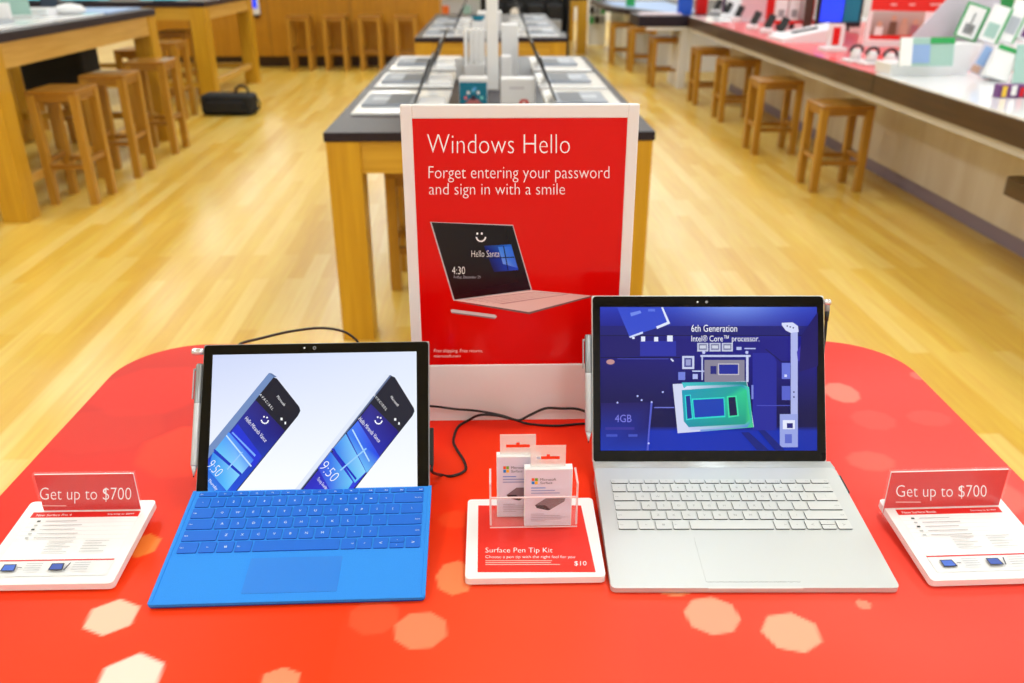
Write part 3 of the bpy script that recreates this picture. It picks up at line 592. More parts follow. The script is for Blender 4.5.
    a.text(texts[0], *texts[1], W, -.012); a.text('New devices when you trade in', *strip_px, (250, 190, 185), 0.) if False else a.rect(*strip_px, (250, 190, 185))
    a.build('headline_card', A_print, r, UM @ Matrix.Translation((0, 0, -.0011)))
    return r
price_stand('white angled price stand with red Get up to $700 card beside the blue keyboard tablet', -.497, .742, .153, .140, 0., ((33.5, 475.5), (141.5, 514)), ('Get up to $700', (39.5, 488, 131, 504)), (40, 505.7, 66, 506.7), ('New Surface Pro 4', 'Starting at $899'))
price_stand('white angled price stand with red Get up to $700 card beside the silver laptop', .5555, .726, .153, .138, math.radians(1.2), ((892, 473), (997.5, 511)), ('Get up to $700', (896.5, 485.5, 987, 501)), (896, 502, 921, 503), ('New Surface Book', 'Starting at $1499'))
# middle stand with pen tip kits
ms = thing('product_stand', 'white angled stand with a red pen tip kit card between the two computers', 'sign', (.0437, .740, T))
mb = MB(); wedge(mb, .156, .141, .0105, .0165, M['whitegloss']); mb.build('base', ms)
cfr = Frame(Vector((.0437, .740, T+.0105)), Vector((0, .141, .006)), (1, 0, 0)); a = Art(cfr, .00008); a.L = 1
a.poly([(478.3, 505.5), (581, 505.5), (595.7, 572.3), (477.6, 572.3)], (232, 50, 38))
a.text('Surface Pen Tip Kit', 485.5, 547.8, 552.5, 554.2, W, -.012).text('Choose a pen tip with the right feel for you', 485.5, 555.6, 575, 559.2, W, -.01)
for k, x1 in enumerate((552, 551, 560)): a.rect(485.5, 560.5+k*2, x1, 561.3+k*2, (250, 180, 170))
a.text('$10', 574.3, 561.5, 586.5, 566.6, W, -.003)
a.build('product_card', A_print, ms, rel(ms, cfr.M))
ho = thing('box_holder', 'clear acrylic tray holding two small white boxes on the red pen tip kit card', 'holder', (.044, .830, T+.015))
hf = Frame(Vector((.044, .8125, T+.0155)), Vector((0, 0, 1)), (1, 0, 0)); (hx0, hy0), (hx1, hy1) = hf.loc(489.5, 498), hf.loc(577, 526)
HM = rel(ho, hf.M); hx0 += 0
MB().box(hx0, hx1, hy0-.0003, hy0+.0006, -.0012, .0012, M['edge']).box(hx0, hx1, hy1-.0003, hy1+.0008, .0006, .0014, M['edge']).box(hx0, hx1, hy1, hy0, -.0012, .0012, M['acrylic'], .0004).box(hx0, hx1, hy1, hy1+.002, -.033, -.0012, M['acrylic']).build('front_panel', ho, HM)  # edge strips: pale highlights painted along the clear panel rims
for x in (hx0, hx1-.002): MB().box(x, x+.002, hy1+.002, hy0+.018, -.033, -.0014, M['acrylic'], .0004).box(x-.0002, x+.0022, hy1+.002, hy0+.018, -.0016, -.0008, M['edge']).box(x-.0002, x+.0022, hy0+.0178, hy0+.0186, -.033, -.0014, M['edge']).build('side_panel', ho, HM)
def kit_box(label, Y, pf0, pf1, tabpx, rz):
    fr = Frame(Vector((0, Y, T+.0165)), Vector((0, 0, 1)), (1, 0, 0)); (x0, y0), (x1, y1) = fr.loc(*pf0), fr.loc(*pf1)
    r = thing('pen_tip_box', label, 'box', ((x0+x1)/2, Y, T+.0165), rz, None); y1 = max(y1, .0005)
    w = x1-x0; h = y0-y1; B = Matrix.Rotation(PI/2, 4, 'X')
    Mx = Matrix.Translation((0, 0, .0005)) @ B      # x right, y up, z towards the viewer
    MB().box(-w/2, w/2, 0, h, -.0115, 0, M['paper'], .0006).build('carton', r, Mx)
    a = Art(None, .00006); a.L = 2
    R4 = lambda xa, ya, xb, yb, c: a.poly([(-w/2+xa*w, h-ya*h), (-w/2+xb*w, h-ya*h), (-w/2+xb*w, h-yb*h), (-w/2+xa*w, h-yb*h)], c, raw=True)
    R4(.02, .01, .98, .99, (226, 222, 238))
    s = .052; 
    for (i, j, c) in ((0, 0, (240, 90, 30)), (1, 0, (120, 180, 40)), (0, 1, (30, 140, 230)), (1, 1, (250, 190, 30))): R4(.15+i*.068, .15+j*.055, .15+i*.068+.06, .15+j*.055+.048, c)
    a.text('Microsoft', -w/2+.33*w, h-.15*h, -w/2+.66*w, h-.195*h, (90, 92, 110), 0.); a.text('Surface', -w/2+.33*w, h-.21*h, -w/2+.58*w, h-.25*h, (90, 92, 110), 0.)
    for k, (l, c) in enumerate(((.3, (120, 150, 220)), (.5, (150, 160, 210)), (.6, (160, 165, 205)))): R4(.14, .31+k*.045, .14+l, .325+k*.045, c)
    q = lambda *p: [(-w/2+u*w, h-v*h) for u, v in p]
    a.poly(q((.22, .62), (.45, .50), (.86, .50), (.84, .56), (.55, .70), (.26, .66)), (130, 112, 120), raw=True).poly(q((.24, .62), (.44, .62), (.56, .70), (.50, .715), (.26, .67)), (50, 36, 46), raw=True)
    for k in range(4): a.poly(q((.27+k*.06, .625+k*.008), (.295+k*.06, .63+k*.008), (.295+k*.06, .665+k*.008), (.27+k*.06, .66+k*.008)), (16, 14, 22), raw=True)
    for k, l in enumerate((.28, .62, .66, .64, .3)): R4(.14, .77+k*.03, .14+l, .78+k*.03, (190, 180, 192))
    a.build('front_print', A_paper, r, Mx)
    (tx0, ty0), (tx1, ty1) = fr.loc(*tabpx[0]), fr.loc(*tabpx[1]); cx = (x0+x1)/2; tx0 -= cx; tx1 -= cx; tm = (tx0+tx1)/2; th = ty0-h; hm = h+th*.42
    mb = MB(); m_ = M['tabplastic']; hw = (tx1-tx0)*.33
    mb.box(tx0, tm-hw, h-.004, h+th, -.0062, -.0058, m_).box(tm+hw, tx1, h-.004, h+th, -.0062, -.0058, m_).box(tm-hw, tm+hw, h-.004, hm-.0024, -.0062, -.0058, m_)
    mb.box(tm-hw, tm-.002, hm+.0018, h+th, -.0062, -.0058, m_).box(tm+.002, tm+hw, hm+.0018, h+th, -.0062, -.0058, m_).box(tm-.002, tm+.002, hm+.0045, h+th, -.0062, -.0058, m_)
    mb.build('hang_tab', r, Mx)
kit_box('small white pen tip box standing behind the other box in the clear tray', .8430, (496.5, 457), (540, 519.5), ((500, 437.5), (536, 457)), 0)
kit_box('small white pen tip box in front, nearest the viewer in the clear tray', .8245, (524.5, 468), (571, 524), ((531, 448.5), (566, 466)), 0)

# ================================================================== STOOLS
def make_stool(h, W_, D_, label, group, loc=(0, 0, 0), rz=0):
    t = thing('wooden_stool', label, 'stool', loc, rz, group); lg = .052
    MB().box(-W_/2, W_/2, -D_/2, D_/2, h-.028, h, M['oak_y'], .003).build('seat', t)
    for sx in (-1, 1):
        for sy in (-1, 1):
            x, y = sx*(W_/2-lg/2), sy*(D_/2-lg/2); MB().box(x-lg/2, x+lg/2, y-lg/2, y+lg/2, 0, h-.028, M['oak_z'], .002).build('leg', t)
    mb = MB()
    for s in (-1, 1):
        mb.box(-W_/2+lg, W_/2-lg, s*(D_/2-.02)-.012, s*(D_/2-.02)+.012, h-.07, h-.028, M['oak_x']); mb.box(s*(W_/2-.02)-.012, s*(W_/2-.02)+.012, -D_/2+lg, D_/2-lg, h-.07, h-.028, M['oak_y'])
    mb.build('apron', t)
    for s in (-1, 1):
        MB().box(-W_/2+lg, W_/2-lg, s*(D_/2-lg/2)-.014, s*(D_/2-lg/2)+.014, h*.34-.017, h*.34+.017, M['oak_x'], .002).build('stretcher', t)
        MB().box(s*(W_/2-lg/2)-.014, s*(W_/2-lg/2)+.014, -D_/2+lg, D_/2-lg, h*.39-.017, h*.39+.017, M['oak_y'], .002).build('stretcher', t)
    return t
GB = 'tall stools along the left bar table'
SH = make_stool(.745, .32, .335, 'tall wooden stool nearest the viewer at the left bar table', GB, (-2.82, 5.805, 0))
dup(SH, (-2.815, 6.56, 0), 0, 'second tall wooden stool from the viewer at the left bar table')
dup(SH, (-2.82, 7.40, 0), 0, 'third tall wooden stool at the left bar table, beside its far leg')
dup(SH, (-3.27, 9.05, 0), 0, 'tall wooden stool between the left bar table and the black bag', GB)
dup(SH, (-3.62, 10.4, 0), 0, 'tall wooden stool tucked under the farther bar table behind the left bar table', GB)
dup(SH, (-3.28, 8.35, 0), 0, 'dim tall wooden stool just past the far end of the left bar table', GB)
for k, (x, y, l) in enumerate(((-3.80, 6.35, 'shadowed stool on the far side of the left bar table, nearest the thick leg'), (-3.62, 7.62, 'shadowed stool on the far side of the left bar table, under the black coat'), (-4.15, 8.5, 'shadowed stool on the far side of the left bar table, beyond the black coat'))):
    dup(SH, (x, y, 0), 0, l, 'stools on the far side of the left bar table')
GD = 'stools in a row in front of the wooden service desk'
for x, l in ((-2.745, 'wooden stool at the far wooden desk, leftmost of the row of four'), (-2.235, 'wooden stool at the far wooden desk, second from left in the row of four'), (-1.73, 'wooden stool at the far wooden desk, third from left in the row of four'), (-1.215, 'wooden stool at the far wooden desk, rightmost of the row of four')):
    dup(SH, (x, 13.03, 0), 0, l, GD)
GC = 'low stools along the right wall counter'
SL = make_stool(.60, .365, .33, 'low wooden stool under the right counter, nearest the viewer and largest', GC, (2.44, 6.01, 0))
dup(SL, (2.375, 7.25, 0), 0, 'low wooden stool under the right counter, second from the viewer')
dup(SL, (2.465, 8.77, 0), 0, 'low wooden stool under the right counter, third from the viewer')
dup(SL, (2.44, 9.83, 0), 0, 'low wooden stool under the right counter, next to the white support panel')
dup(SL, (2.215, 11.28, 0), 0, 'low wooden stool under the counter return, left of the white support panel')
GF = 'stools beyond the counter return'
dup(SL, (2.02, 13.7, 0), 0, 'small distant wooden stool farthest left of those beyond the counter return', GF)
dup(SL, (2.16, 12.75, 0), 0, 'distant wooden stool with a pale seat just left of the counter return', GF)
GU = 'stools pushed under the centre table'
dup(SL, (-.33, 4.15, 0), 0, 'low wooden stool in shadow under the centre table, behind its front left leg', GU)
dup(SL, (-.36, 5.0, 0), 0, 'low wooden stool in deep shadow farther under the centre table', GU)

# ================================================================== TABLES
def table(name, label, x0, x1, y0, y1, h, leg, tt, ap, foot=False, front_full=True):
    cx, cy = (x0+x1)/2, (y0+y1)/2; t = thing(name, label, 'table', (cx, cy, 0)); w, d = (x1-x0)/2, (y1-y0)/2
    MB().box(-w, w, -d, d, h-tt, h, M['dark'], .003).build('tabletop', t)
    i = .006
    for sx in (-1, 1):
        for sy in (-1, 1):
            x, y = sx*(w-i-leg/2), sy*(d-i-leg/2); MB().box(x-leg/2, x+leg/2, y-leg/2, y+leg/2, 0, h-tt, M['maple_z'], .003).build('leg', t)
    k = i+.012
    for s in (-1, 1):
        MB().box(-w+i+leg, w-i-leg, s*(d-k)-.02*(s+1)/1*.5, s*(d-k)+.02*(1-s)*.5, h-tt-ap, h-tt, M['maple_x']).build('apron', t)
        MB().box(s*(w-k)-.02*(s+1)*.5, s*(w-k)+.02*(1-s)*.5, -d+i+leg, d-i-leg, h-tt-ap, h-tt, M['maple_y']).build('apron', t)
    if foot:
        for s in (-1, 1):
            MB().box(s*(w-i-leg/2)-.03, s*(w-i-leg/2)+.03, -d+i+leg, d-i-leg, .19, .25, M['maple_y'], .002).build('foot_rail', t)
            MB().box(-w+i+leg, w-i-leg, s*(d-i-leg/2)-.03, s*(d-i-leg/2)+.03, .19, .25, M['maple_x'], .002).build('foot_rail', t)
    return t
table('display_table', 'dark topped maple table behind the red sign, carrying open laptops and white boxes', -.664, .650, 3.378, 6.12, .9, .135, .036, .13)
table('display_table', 'dark topped maple table farther back along the middle aisle, in line behind the centre table', -.642, .645, 7.54, 10.68, .9, .135, .036, .13)
table('bar_table', 'high maple bar table with dark top at the left edge, row of stools along it', -4.35, -2.915, 5.22, 7.95, 1.113, .16, .055, .15, True)
table('bar_table', 'farther high bar table with dark top, behind the black bag on the left', -5.5, -3.05, 9.75, 11.75, 1.082, .17, .055, .13, True)
table('bar_table', 'distant table with thick maple legs and dark top near the dark shelves', 1.04, 1.62, 15.05, 17.6, .92, .16, .07, .1)

# ================================================================== BLACK BAG, COAT
bg = thing('duffel_bag', 'black soft bag lying on the floor beside the bar table leg', 'bag', (-2.76, 9.22, 0), math.radians(-4))
mb = MB(); mb.box(-.27, .27, -.13, .13, .0, .215, M['fabricblack'], .045, seg=4); bb = mb.build('body', bg)
MB().box(-.2, .2, -.155, -.12, .03, .15, M['fabricblack'], .018, seg=3).build('pocket', bg)
MB().tube(smooth_curve([(.08, 0, .20), (.09, 0, .26), (.13, 0, .29), (.18, 0, .285), (.21, 0, .25), (.22, 0, .2)]), .014, M['fabricblack'], 10).build('handle', bg)
MB().tube(smooth_curve([(.26, 0, .17), (.30, -.01, .17), (.33, -.02, .11), (.31, -.03, .05), (.27, -.03, .07)]), .008, M['fabricblack'], 8).build('strap', bg)
ct = MB(); ct.box(-.20, .20, -.20, .17, 0, .13, M['fabricblack'], .05, seg=4).box(-.27, .25, -.26, -.185, -.26, .11, M['fabricblack'], .03, seg=3).box(.172, .24, -.22, .12, -.16, .10, M['fabricblack'], .03, seg=3)
o = ct.build('dark_coat'); o.location = (-3.62, 7.62, .748)
tag(o, 'black coat heaped on a stool under the left bar table', 'coat')

# ================================================================== SERVICE DESK at the back
dk = thing('service_desk', 'long maple service desk front behind the row of four stools', 'desk', (-2.5, 13.5, 0))
MB().box(-2.4, 1.76, -.2, .45, .16, 1.12, M['deskwood']).build('front_panel', dk)
MB().box(-2.36, 1.74, -.06, .4, 0, .16, M['brown']).build('plinth', dk)
MB().box(-2.45, 1.80, -.26, .5, 1.12, 1.17, M['dark'], .004).build('worktop', dk)
for x in (-1.9, -.75, .45): MB().box(x-.003, x+.003, -.204, -.2, .16, 1.12, M['brown']).build('panel_seam', dk)
hd = thing('hanging_tablet', 'small white device with a blue picture mounted on the wooden desk front', 'tablet', (-3.47, 13.27, .80))
MB().box(-.12, .12, -.035, 0, -.06, .22, M['white'], .02).build('body', hd); MB().box(-.03, .09, -.041, -.035, .03, .18, M['screenblue']).build('display', hd)
MB().box(-.10, .10, -.03, .02, -.10, -.06, M['black'], .006).build('under_shadow', hd)  # black block put in as the shadow under the device
for k, (x, n) in enumerate(((-4.95, 'leftmost'), (-4.33, 'middle'), (-3.5, 'rightmost'))):
    t = thing('wide_screen', '%s of three bright cyan screens on the farther bar table' % n, 'screen', (x, 9.86, 1.082), 0, 'cyan screens at the back left')
    MB().box(-.27, .27, -.01, .02, .012, .34, M['black'], .005).build('housing', t); MB().box(-.26, .26, -.014, -.01, .016, .33, M['screencyan']).build('display', t); MB().box(-.1, .1, -.06, .08, 0, .012, M['black'], .002).build('foot', t)
lc = thing('wall_cabinet', 'long white cabinet seen under the left bar table', 'cabinet', (-5.2, 6.6, 0))
MB().box(-.9, 0, -2.6, 2.0, .1, 1.02, M['white'], .005).build('body', lc); MB().box(-.86, -.05, -2.55, 1.95, 0, .1, M['kick']).build('plinth', lc)
for y in (-1.5, -.4, .7): MB().box(-.001, .004, y-.004, y+.004, .12, 1.0, M['grey']).build('door_gap', lc)

# ================================================================== RIGHT WALL COUNTER
CH, CX = .858, 2.40
rc = thing('wall_counter', 'long right hand counter with brown edge and white front panel', 'counter', (3.3, 6.6, 0))
def L_(x): return x-3.3
MB().box(L_(CX), L_(4.55), -4.6, 4.3, .735, CH-.004, M['brown'], .003).build('fascia', rc)
MB().box(L_(CX)+.012, L_(4.5), -4.55, 4.28, .692, .735, M['strip']).build('underside_strip', rc)
MB().box(L_(2.93), L_(4.5), -4.5, 4.2, .10, .692, M['cream']).build('front_panel', rc)
MB().box(L_(2.955), L_(4.5), -4.5, 4.2, 0, .10, M['kick']).build('kick_board', rc)
MB().box(L_(CX)+.002, L_(4.5), -4.6, -1.15, CH-.004, CH+.006, M['whitegloss'], .001).build('white_top', rc)
MB().box(L_(CX)+.002, L_(4.5), -1.145, 3.3, CH-.004, CH+.001, M['redmat'], .0005).build('red_mat', rc)
MB().box(L_(CX)+.002, L_(4.5), 3.305, 4.3, CH-.004, CH+.001, M['whitegloss'], .0005).build('white_top', rc)
for y in (-1.15, 2.75): MB().box(L_(CX)-.0015, L_(CX)+.002, y-.006, y+.006, .737, CH-.006, M['black']).build('fascia_joint', rc)
re_ = thing('counter_return', 'short dark counter turning left at the far end of the right counter', 'counter', (2.9, 11.3, 0))
MB().box(-1.1, .5, -.37, .37, .735, CH, M['dark'], .003).build('worktop', re_)
MB().box(-.56, -.47, -.33, .33, 0, .735, M['white'], .003).build('support_panel', re_)
MB().box(-1.0, -.47, -.355, -.31, .695, .735, M['white']).build('rail', re_)
fc = thing('far_counter', 'distant counter with a dark edge on a white base, beyond the counter return', 'counter', (1.8, 14.2, 0))
cp = [(0, 0), (.1, -.4), (.62, -1.75), (.8, -1.9), (2.6, -1.9), (2.6, 2.1), (0, 2.1)]
MB().prism(cp, .73, .80, M['dark']).build('worktop', fc); MB().prism([(.35, .3), (.42, 0), (.95, -1.45), (1.1, -1.55), (2.5, -1.55), (2.5, 2.0), (.35, 2.0)], 0, .73, M['whitegloss']).build('base', fc)
MB().prism([(.15, .1), (.7, -1.5), (1.2, -1.5), (1.2, 1.5), (.15, 1.5)], .80, .803, M['lightblue']).build('pale_mat', fc)
bt = thing('round_cornered_seat', 'corner of a thick brown seat at the right edge of the frame below the counter', 'seat', (2.668, 3.66, 0))
MB().prism(rrect(-.25, .25, -.25, .25, .05, 6), .505, .585, M['brown']).build('seat', bt); MB().lathe([(.04, .02), (.04, .50)], M['chrome'], (.1, 0, 0), 16).lathe([(.15, 0), (.15, .012), (.05, .025)], M['chrome'], (.1, 0, 0), 24).build('pedestal', bt)

# ================================================================== THINGS ON THE CENTRE TABLE
GLT = 'open laptops on the centre table'
def demo_laptop(label, loc, rz, group=GLT, deck='palegrey'):
    t = thing('open_laptop', label, 'laptop', loc, rz, group)       # faces -y in its own frame, hinge at +y
    MB().box(-.16, .16, -.235, 0, 0, .012, M['laptopgrey'], .003).build('base', t)
    MB().box(-.145, .145, -.125, -.02, .012, .0135, M['keygrey']).build('key_field', t)
    MB().box(-.05, .05, -.20, -.125, .012, .0128, M[deck]).build('touchpad', t)
    L = MB().box(-.15, .15, 0, .205, -.004, .004, M['black'], .002).build('screen_lid', t, Matrix.Translation((0, .004, .014)) @ Matrix.Rotation(math.radians(68), 4, 'X'))
    MB().box(-.14, .14, .012, .195, .004, .0045, M['screendark']).build('display', L)
    return t
q = math.radians
def tray(label, x0, x1, y0, y1, group='white laptop trays on the centre table'):
    return tag(MB().box(x0, x1, y0, y1, .9, .912, M['whitegloss'], .003).build('laptop_tray'), label, 'tray', group)
for i, (y0, y1, nm) in enumerate(((3.77, 4.44, 'nearest'), (4.58, 5.16, 'middle'), (5.30, 6.04, 'farthest'))):
    tray('white tray under the %s laptop on the left side of the centre table' % nm, -.612, -.20, y0, y1)
    demo_laptop('%s open laptop on the left side of the centre table' % nm, (-.352, (y0+y1)/2-.02, .912), q(-90), deck='palegrey')
    tag(MB().box(-.33, -.215, y0+.05, y0+.32, .912, .93, M['white'], .003).build('info_pad'), 'small white pad beside the %s laptop on the left side of the centre table' % nm, 'pad', 'white pads on the centre table')
for i, (y0, y1, nm) in enumerate(((3.77, 4.44, 'nearest'), (4.52, 5.12, 'middle'), (5.25, 5.95, 'farthest'))):
    tray('white tray under the %s laptop on the right side of the centre table' % nm, .25, .60, y0, y1)
    demo_laptop('%s open laptop on the right side of the centre table' % nm, (.30 if i else .30, (y0+y1)/2+.02, .912), q(90))
def carton(label, x0, x1, y0, y1, z0, h, m, face=None, group=None, name='product_box', T_=None):
    t = thing(name, label, 'box', ((x0+x1)/2, (y0+y1)/2, z0), 0, group); w, d = (x1-x0)/2, (y1-y0)/2
    MB().box(-w, w, -d, d, 0, h, M[m], .002).build('carton', t)
    if face: face(t, w, d, h)
    return t
def f_teal(t, w, d, h):
    a = Art(None, .0004); a.poly([(-w+.002, 0), (w-.002, 0), (w-.002, h*.86), (-w+.002, h*.86)], (12, 118, 146), raw=True)
    for x, y, c in ((-.35, .45, (240, 240, 240)), (0, .55, (120, 200, 240)), (.35, .45, (240, 240, 240)), (-.55, .25, (240, 120, 130)), (.6, .25, (140, 230, 220)), (.12, .62, (90, 170, 230))):
        f0 = a.fr; a.poly([(x*w+.008*math.cos(k*PI/5), y*h+.008*math.sin(k*PI/5)) for k in range(10)], c, raw=True)
    a.poly([(-w*.6, 0), (w*.6, 0), (w*.3, h*.2), (-w*.3, h*.2)], (190, 110, 110), raw=True).poly([(-.012, h*.16), (.012, h*.16), (.01, h*.34), (-.01, h*.34)], (60, 40, 60), raw=True)
    a.build('front_print', A_paper, t, Matrix.Translation((0, -d, 0)) @ Matrix.Rotation(PI/2, 4, 'X'))
def f_white(t, w, d, h):
    a = Art(None, .0004); a.poly([(-w*.5, h*.6), (w*.35, h*.6), (w*.35, h*.68), (-w*.5, h*.68)], (205, 200, 205), raw=True)
    a.poly([(w*.35+.022*math.cos(k*PI/8), .006+.016*math.sin(k*PI/8)) for k in range(16)], (222, 50, 30), raw=True).poly([(w*.35+.009*math.cos(k*PI/6), .004+.007*math.sin(k*PI/6)) for k in range(12)], (245, 235, 235), raw=True)
    a.build('front_print', A_paper, t, Matrix.Translation((0, -d, 0)) @ Matrix.Rotation(PI/2, 4, 'X'))
carton('teal printed box with white lid on the centre table, just above the sign', -.150, -.018, 4.07, 4.17, .9, .115, 'white', f_teal)
carton('white box with a red circle mark on the centre table, just above the sign', .045, .205, 4.07, 4.17, .9, .112, 'white', f_white)
tag(MB().box(-.022, .038, 4.50, 4.56, .9, 1.62, M['whitegloss'], .006).build('display_column'), 'tall white column standing in the middle of the centre table', 'column')
carton('white plinth carrying upright white cases, left of the tall column', -.150, -.035, 4.88, 5.05, .9, .085, 'white', name='plinth_block')
for k in range(4):
    x = -.148+k*.029
    tag(MB().box(x, x+.020, 4.89, 5.04, .985, 1.165, M['whitegloss'], .003).build('white_case'), 'upright white case, %s in the row of four left of the tall column' % ('leftmost', 'second from left', 'second from right', 'rightmost')[k], 'case', 'upright white cases on the centre table')
carton('tall white box right of the white column on the centre table', .06, .155, 5.05, 5.18, .9, .28, 'white')
carton('low white block in front of the tall white box right of the column', .055, .105, 4.66, 4.76, .9, .15, 'white', name='plinth_block')
carton('small white block at the left foot of the upright white cases', -.20, -.155, 4.93, 5.0, .9, .11, 'white', name='plinth_block')
t = tag(MB().lathe([(.02, 0), (.03, .004), (.045, .03), (.043, .03), (.02, .008)], M['teal'], (0, 0, 0), 20).build('small_bowl'), 'small teal bowl on white stand at the back of the centre table', 'bowl'); t.location = (-.075, 5.5, 1.17)
carton('white pillar under the small teal bowl on the centre table', -.115, -.035, 5.46, 5.54, .9, .27, 'white', name='plinth_block')
# far table laptops
for i, y in enumerate((7.95, 8.75, 9.6)):
    n = ('nearest', 'middle', 'farthest')[i]
    demo_laptop('%s open laptop on the left side of the far middle table' % n, (-.33, y, .912), q(-90), 'open laptops on the far middle table')
    demo_laptop('%s open laptop on the right side of the far middle table' % n, (.33, y, .912), q(90), 'open laptops on the far middle table')
    tray('white tray under the %s laptop on the left side of the far middle table' % n, -.58, -.20, y-.33, y+.33, 'white laptop trays on the far middle table'); tray('white tray under the %s laptop on the right side of the far middle table' % n, .20, .58, y-.33, y+.33, 'white laptop trays on the far middle table')
carton('white box between the laptops on the far middle table', -.12, .10, 8.2, 8.5, .9, .16, 'white')

# ================================================================== THINGS ON THE LEFT BAR TABLE
TB = 1.113
def flat(name, label, cat, x0, x1, y0, y1, z0, h, m, bev=.003, group=None): return tag(MB().box(x0, x1, y0, y1, z0, z0+h, M[m], bev).build(name), label, cat, group)
GP = 'white pads along the left bar table'
flat('laptop_tray', 'long white tray at the near end of the left bar table', 'tray', -3.75, -3.0, 5.3, 6.25, TB, .012, 'whitegloss', group=GP)
flat('laptop_tray', 'white tray in the middle of the left bar table', 'tray', -3.75, -3.0, 6.33, 7.1, TB, .012, 'whitegloss', group=GP)
flat('laptop_tray', 'white tray at the far end of the left bar table', 'tray', -3.75, -3.0, 7.18, 7.86, TB, .012, 'lightblue', group=GP)
demo_laptop('open laptop at the far end of the left bar table', (-3.62, 7.5, TB+.012), q(-90), 'laptops on the left bar table')
t = thing('open_laptop', 'pale laptop seen from behind near the left edge of the left bar table', 'laptop', (-3.45, 6.55, TB+.012), q(8), 'laptops on the left bar table')
MB().box(-.16, .16, 0, .22, 0, .014, M['silver'], .003).build('base', t); MB().box(-.16, .16, 0, .22, -.005, .005, M['palegreen'], .003).build('screen_lid', t, Matrix.Translation((0, .0, .02)) @ Matrix.Rotation(q(100), 4, 'X'))
t = tag(MB().lathe([(.05, 0), (.09, .01), (.10, .03), (.07, .06), (.02, .072), (.0, .073)], M['white'], (0, 0, 0), 20).build('round_speaker'), 'round pale dome on the left bar table', 'speaker'); t.location = (-3.52, 7.75, TB); t.scale = (1.2, 1, 1); t.location = (-3.46, 7.55, TB+.012); t.location = (-3.22, 7.02, TB+.012)
flat('product_box', 'low pale box on the left bar table beside the dome', 'box', -3.45, -3.28, 6.8, 6.95, TB+.012, .05, 'white')
t = thing('tablet_dock', 'white rounded device at the left edge on the left bar table', 'tablet', (-3.30, 6.05, TB+.012))
MB().box(-.16, .10, -.10, .10, 0, .015, M['palegrey'], .006).build('base', t); MB().box(-.14, .09, .08, .10, .015, .12, M['white'], .008).build('screen', t)

# ================================================================== THINGS ON THE RIGHT COUNTER
ZR = CH+.006; ZM = CH+.001
def rbox(name, label, cat, px, py, w, d, h, m, rz=0, tilt=0, z=None, group=None, parts=(), bev=.003, y=None, x=None):
    z = ZM if z is None else z
    p = tp(px, py, z) if x is None else (x, y, z)
    t = thing(name, label, cat, p, rz, group)
    B = Matrix.Rotation(tilt, 4, 'X')
    MB().box(-w/2, w/2, 0, d, 0, h, M[m], bev).build('body', t, B)
    for pn, a0, a1, b0, b1, c0, c1, mm in parts: MB().box(a0, a1, b0, b1, c0, c1, M[mm]).build(pn, t, B)
    return t
def pbox(name, label, cat, x0, yt, x1, yb, d, m, rz=0, tilt=0, z=None, group=None, parts=(), bev=.003, hh=None, lean=0):
    # footprint found on the surface it stands on; size from how tall and wide it measures there; parts in fractions of the face
    z = ZR if z is None else z; a_ = tp(x0, yb, z); Y = a_[1]; b_ = tY(x1, yb, Y); c_ = tY((x0+x1)/2, yt, Y)
    w = (b_[0]-a_[0]); h = hh or (c_[2]-z)/math.cos(tilt)
    t = thing(name, label, cat, ((a_[0]+b_[0])/2, Y, z), rz, group); B = Matrix.Translation((0, 0, w/2*math.sin(lean))) @ Matrix.Rotation(-tilt, 4, 'X') @ Matrix.Rotation(lean, 4, 'Y')
    MB().box(-w/2, w/2, 0, d, 0, h, M[m], bev).build('body', t, B)
    for pn, u0, u1, v0, v1, mm in parts: MB().box(-w/2+u0*w, -w/2+u1*w, -.004, 0, v0*h, v1*h, M[mm]).build(pn, t, B)
    return t
pbox('display_plinth', 'low white plinth on the white part of the right counter, under the green topped card', 'plinth', 889, 64, 950, 76, .22, 'white')
pbox('picture_card', 'tilted card with a blue picture and green band on a low white plinth', 'card', 899, 38, 953, 66, .012, 'palegreen', 0, .25, z=ZR+.075, parts=(('green_band', .55, 1, .78, 1, 'green'), ('picture', .22, .55, .1, .75, 'lightblue'), ('white_margin', 0, .22, 0, 1, 'paper')))
pbox('white_bin', 'plain white bin standing right of the green topped card', 'box', 945, 44, 967, 75, .16, 'white')
pbox('gift_card', 'slanted card with a lilac print leaning beside the white bin', 'card', 966, 48, 986, 79, .01, 'lilac', -.3, .3, parts=(('print', .15, .85, .3, .9, 'lightblue'), ('corner', .1, .5, .04, .25, 'skin')), lean=.4)
pbox('brochure_stand', 'pale brochure stand with a green flap at the right end of the counter', 'stand', 984, 50, 1006, 82, .1, 'paper', -.25, .2, parts=(('green_flap', 0, 1, .86, 1, 'green'), ), lean=.3)
pbox('card_strip', 'colourful low strip of small cards at the right edge of the counter', 'cards', 998, 85, 1030, 98, .06, 'purple', 0, 0, parts=(('yellow_card', .08, .22, .1, .9, 'yellow'), ('white_card', .36, .52, .2, .95, 'paper'), ('red_card', .64, .75, .1, .8, 'red'), ('green_card', .82, .94, .1, .8, 'green')))
pbox('slanted_board', 'pale green slanted board at the right edge of the counter', 'board', 1014, 46, 1046, 84, .015, 'palegreen', -.3, .35)
pbox('display_plinth', 'raised white plinth behind the bin carrying framed cards', 'plinth', 950, 40, 1110, 70, .24, 'white', hh=.155)
ZP = None
def onp(name, label, cat, x0, yt, x1, yb, d, m, rz, tilt, parts): return pbox(name, label, cat, x0, yt, x1, yb, d, m, rz, tilt, ZR+.155, None, parts, lean=.3)
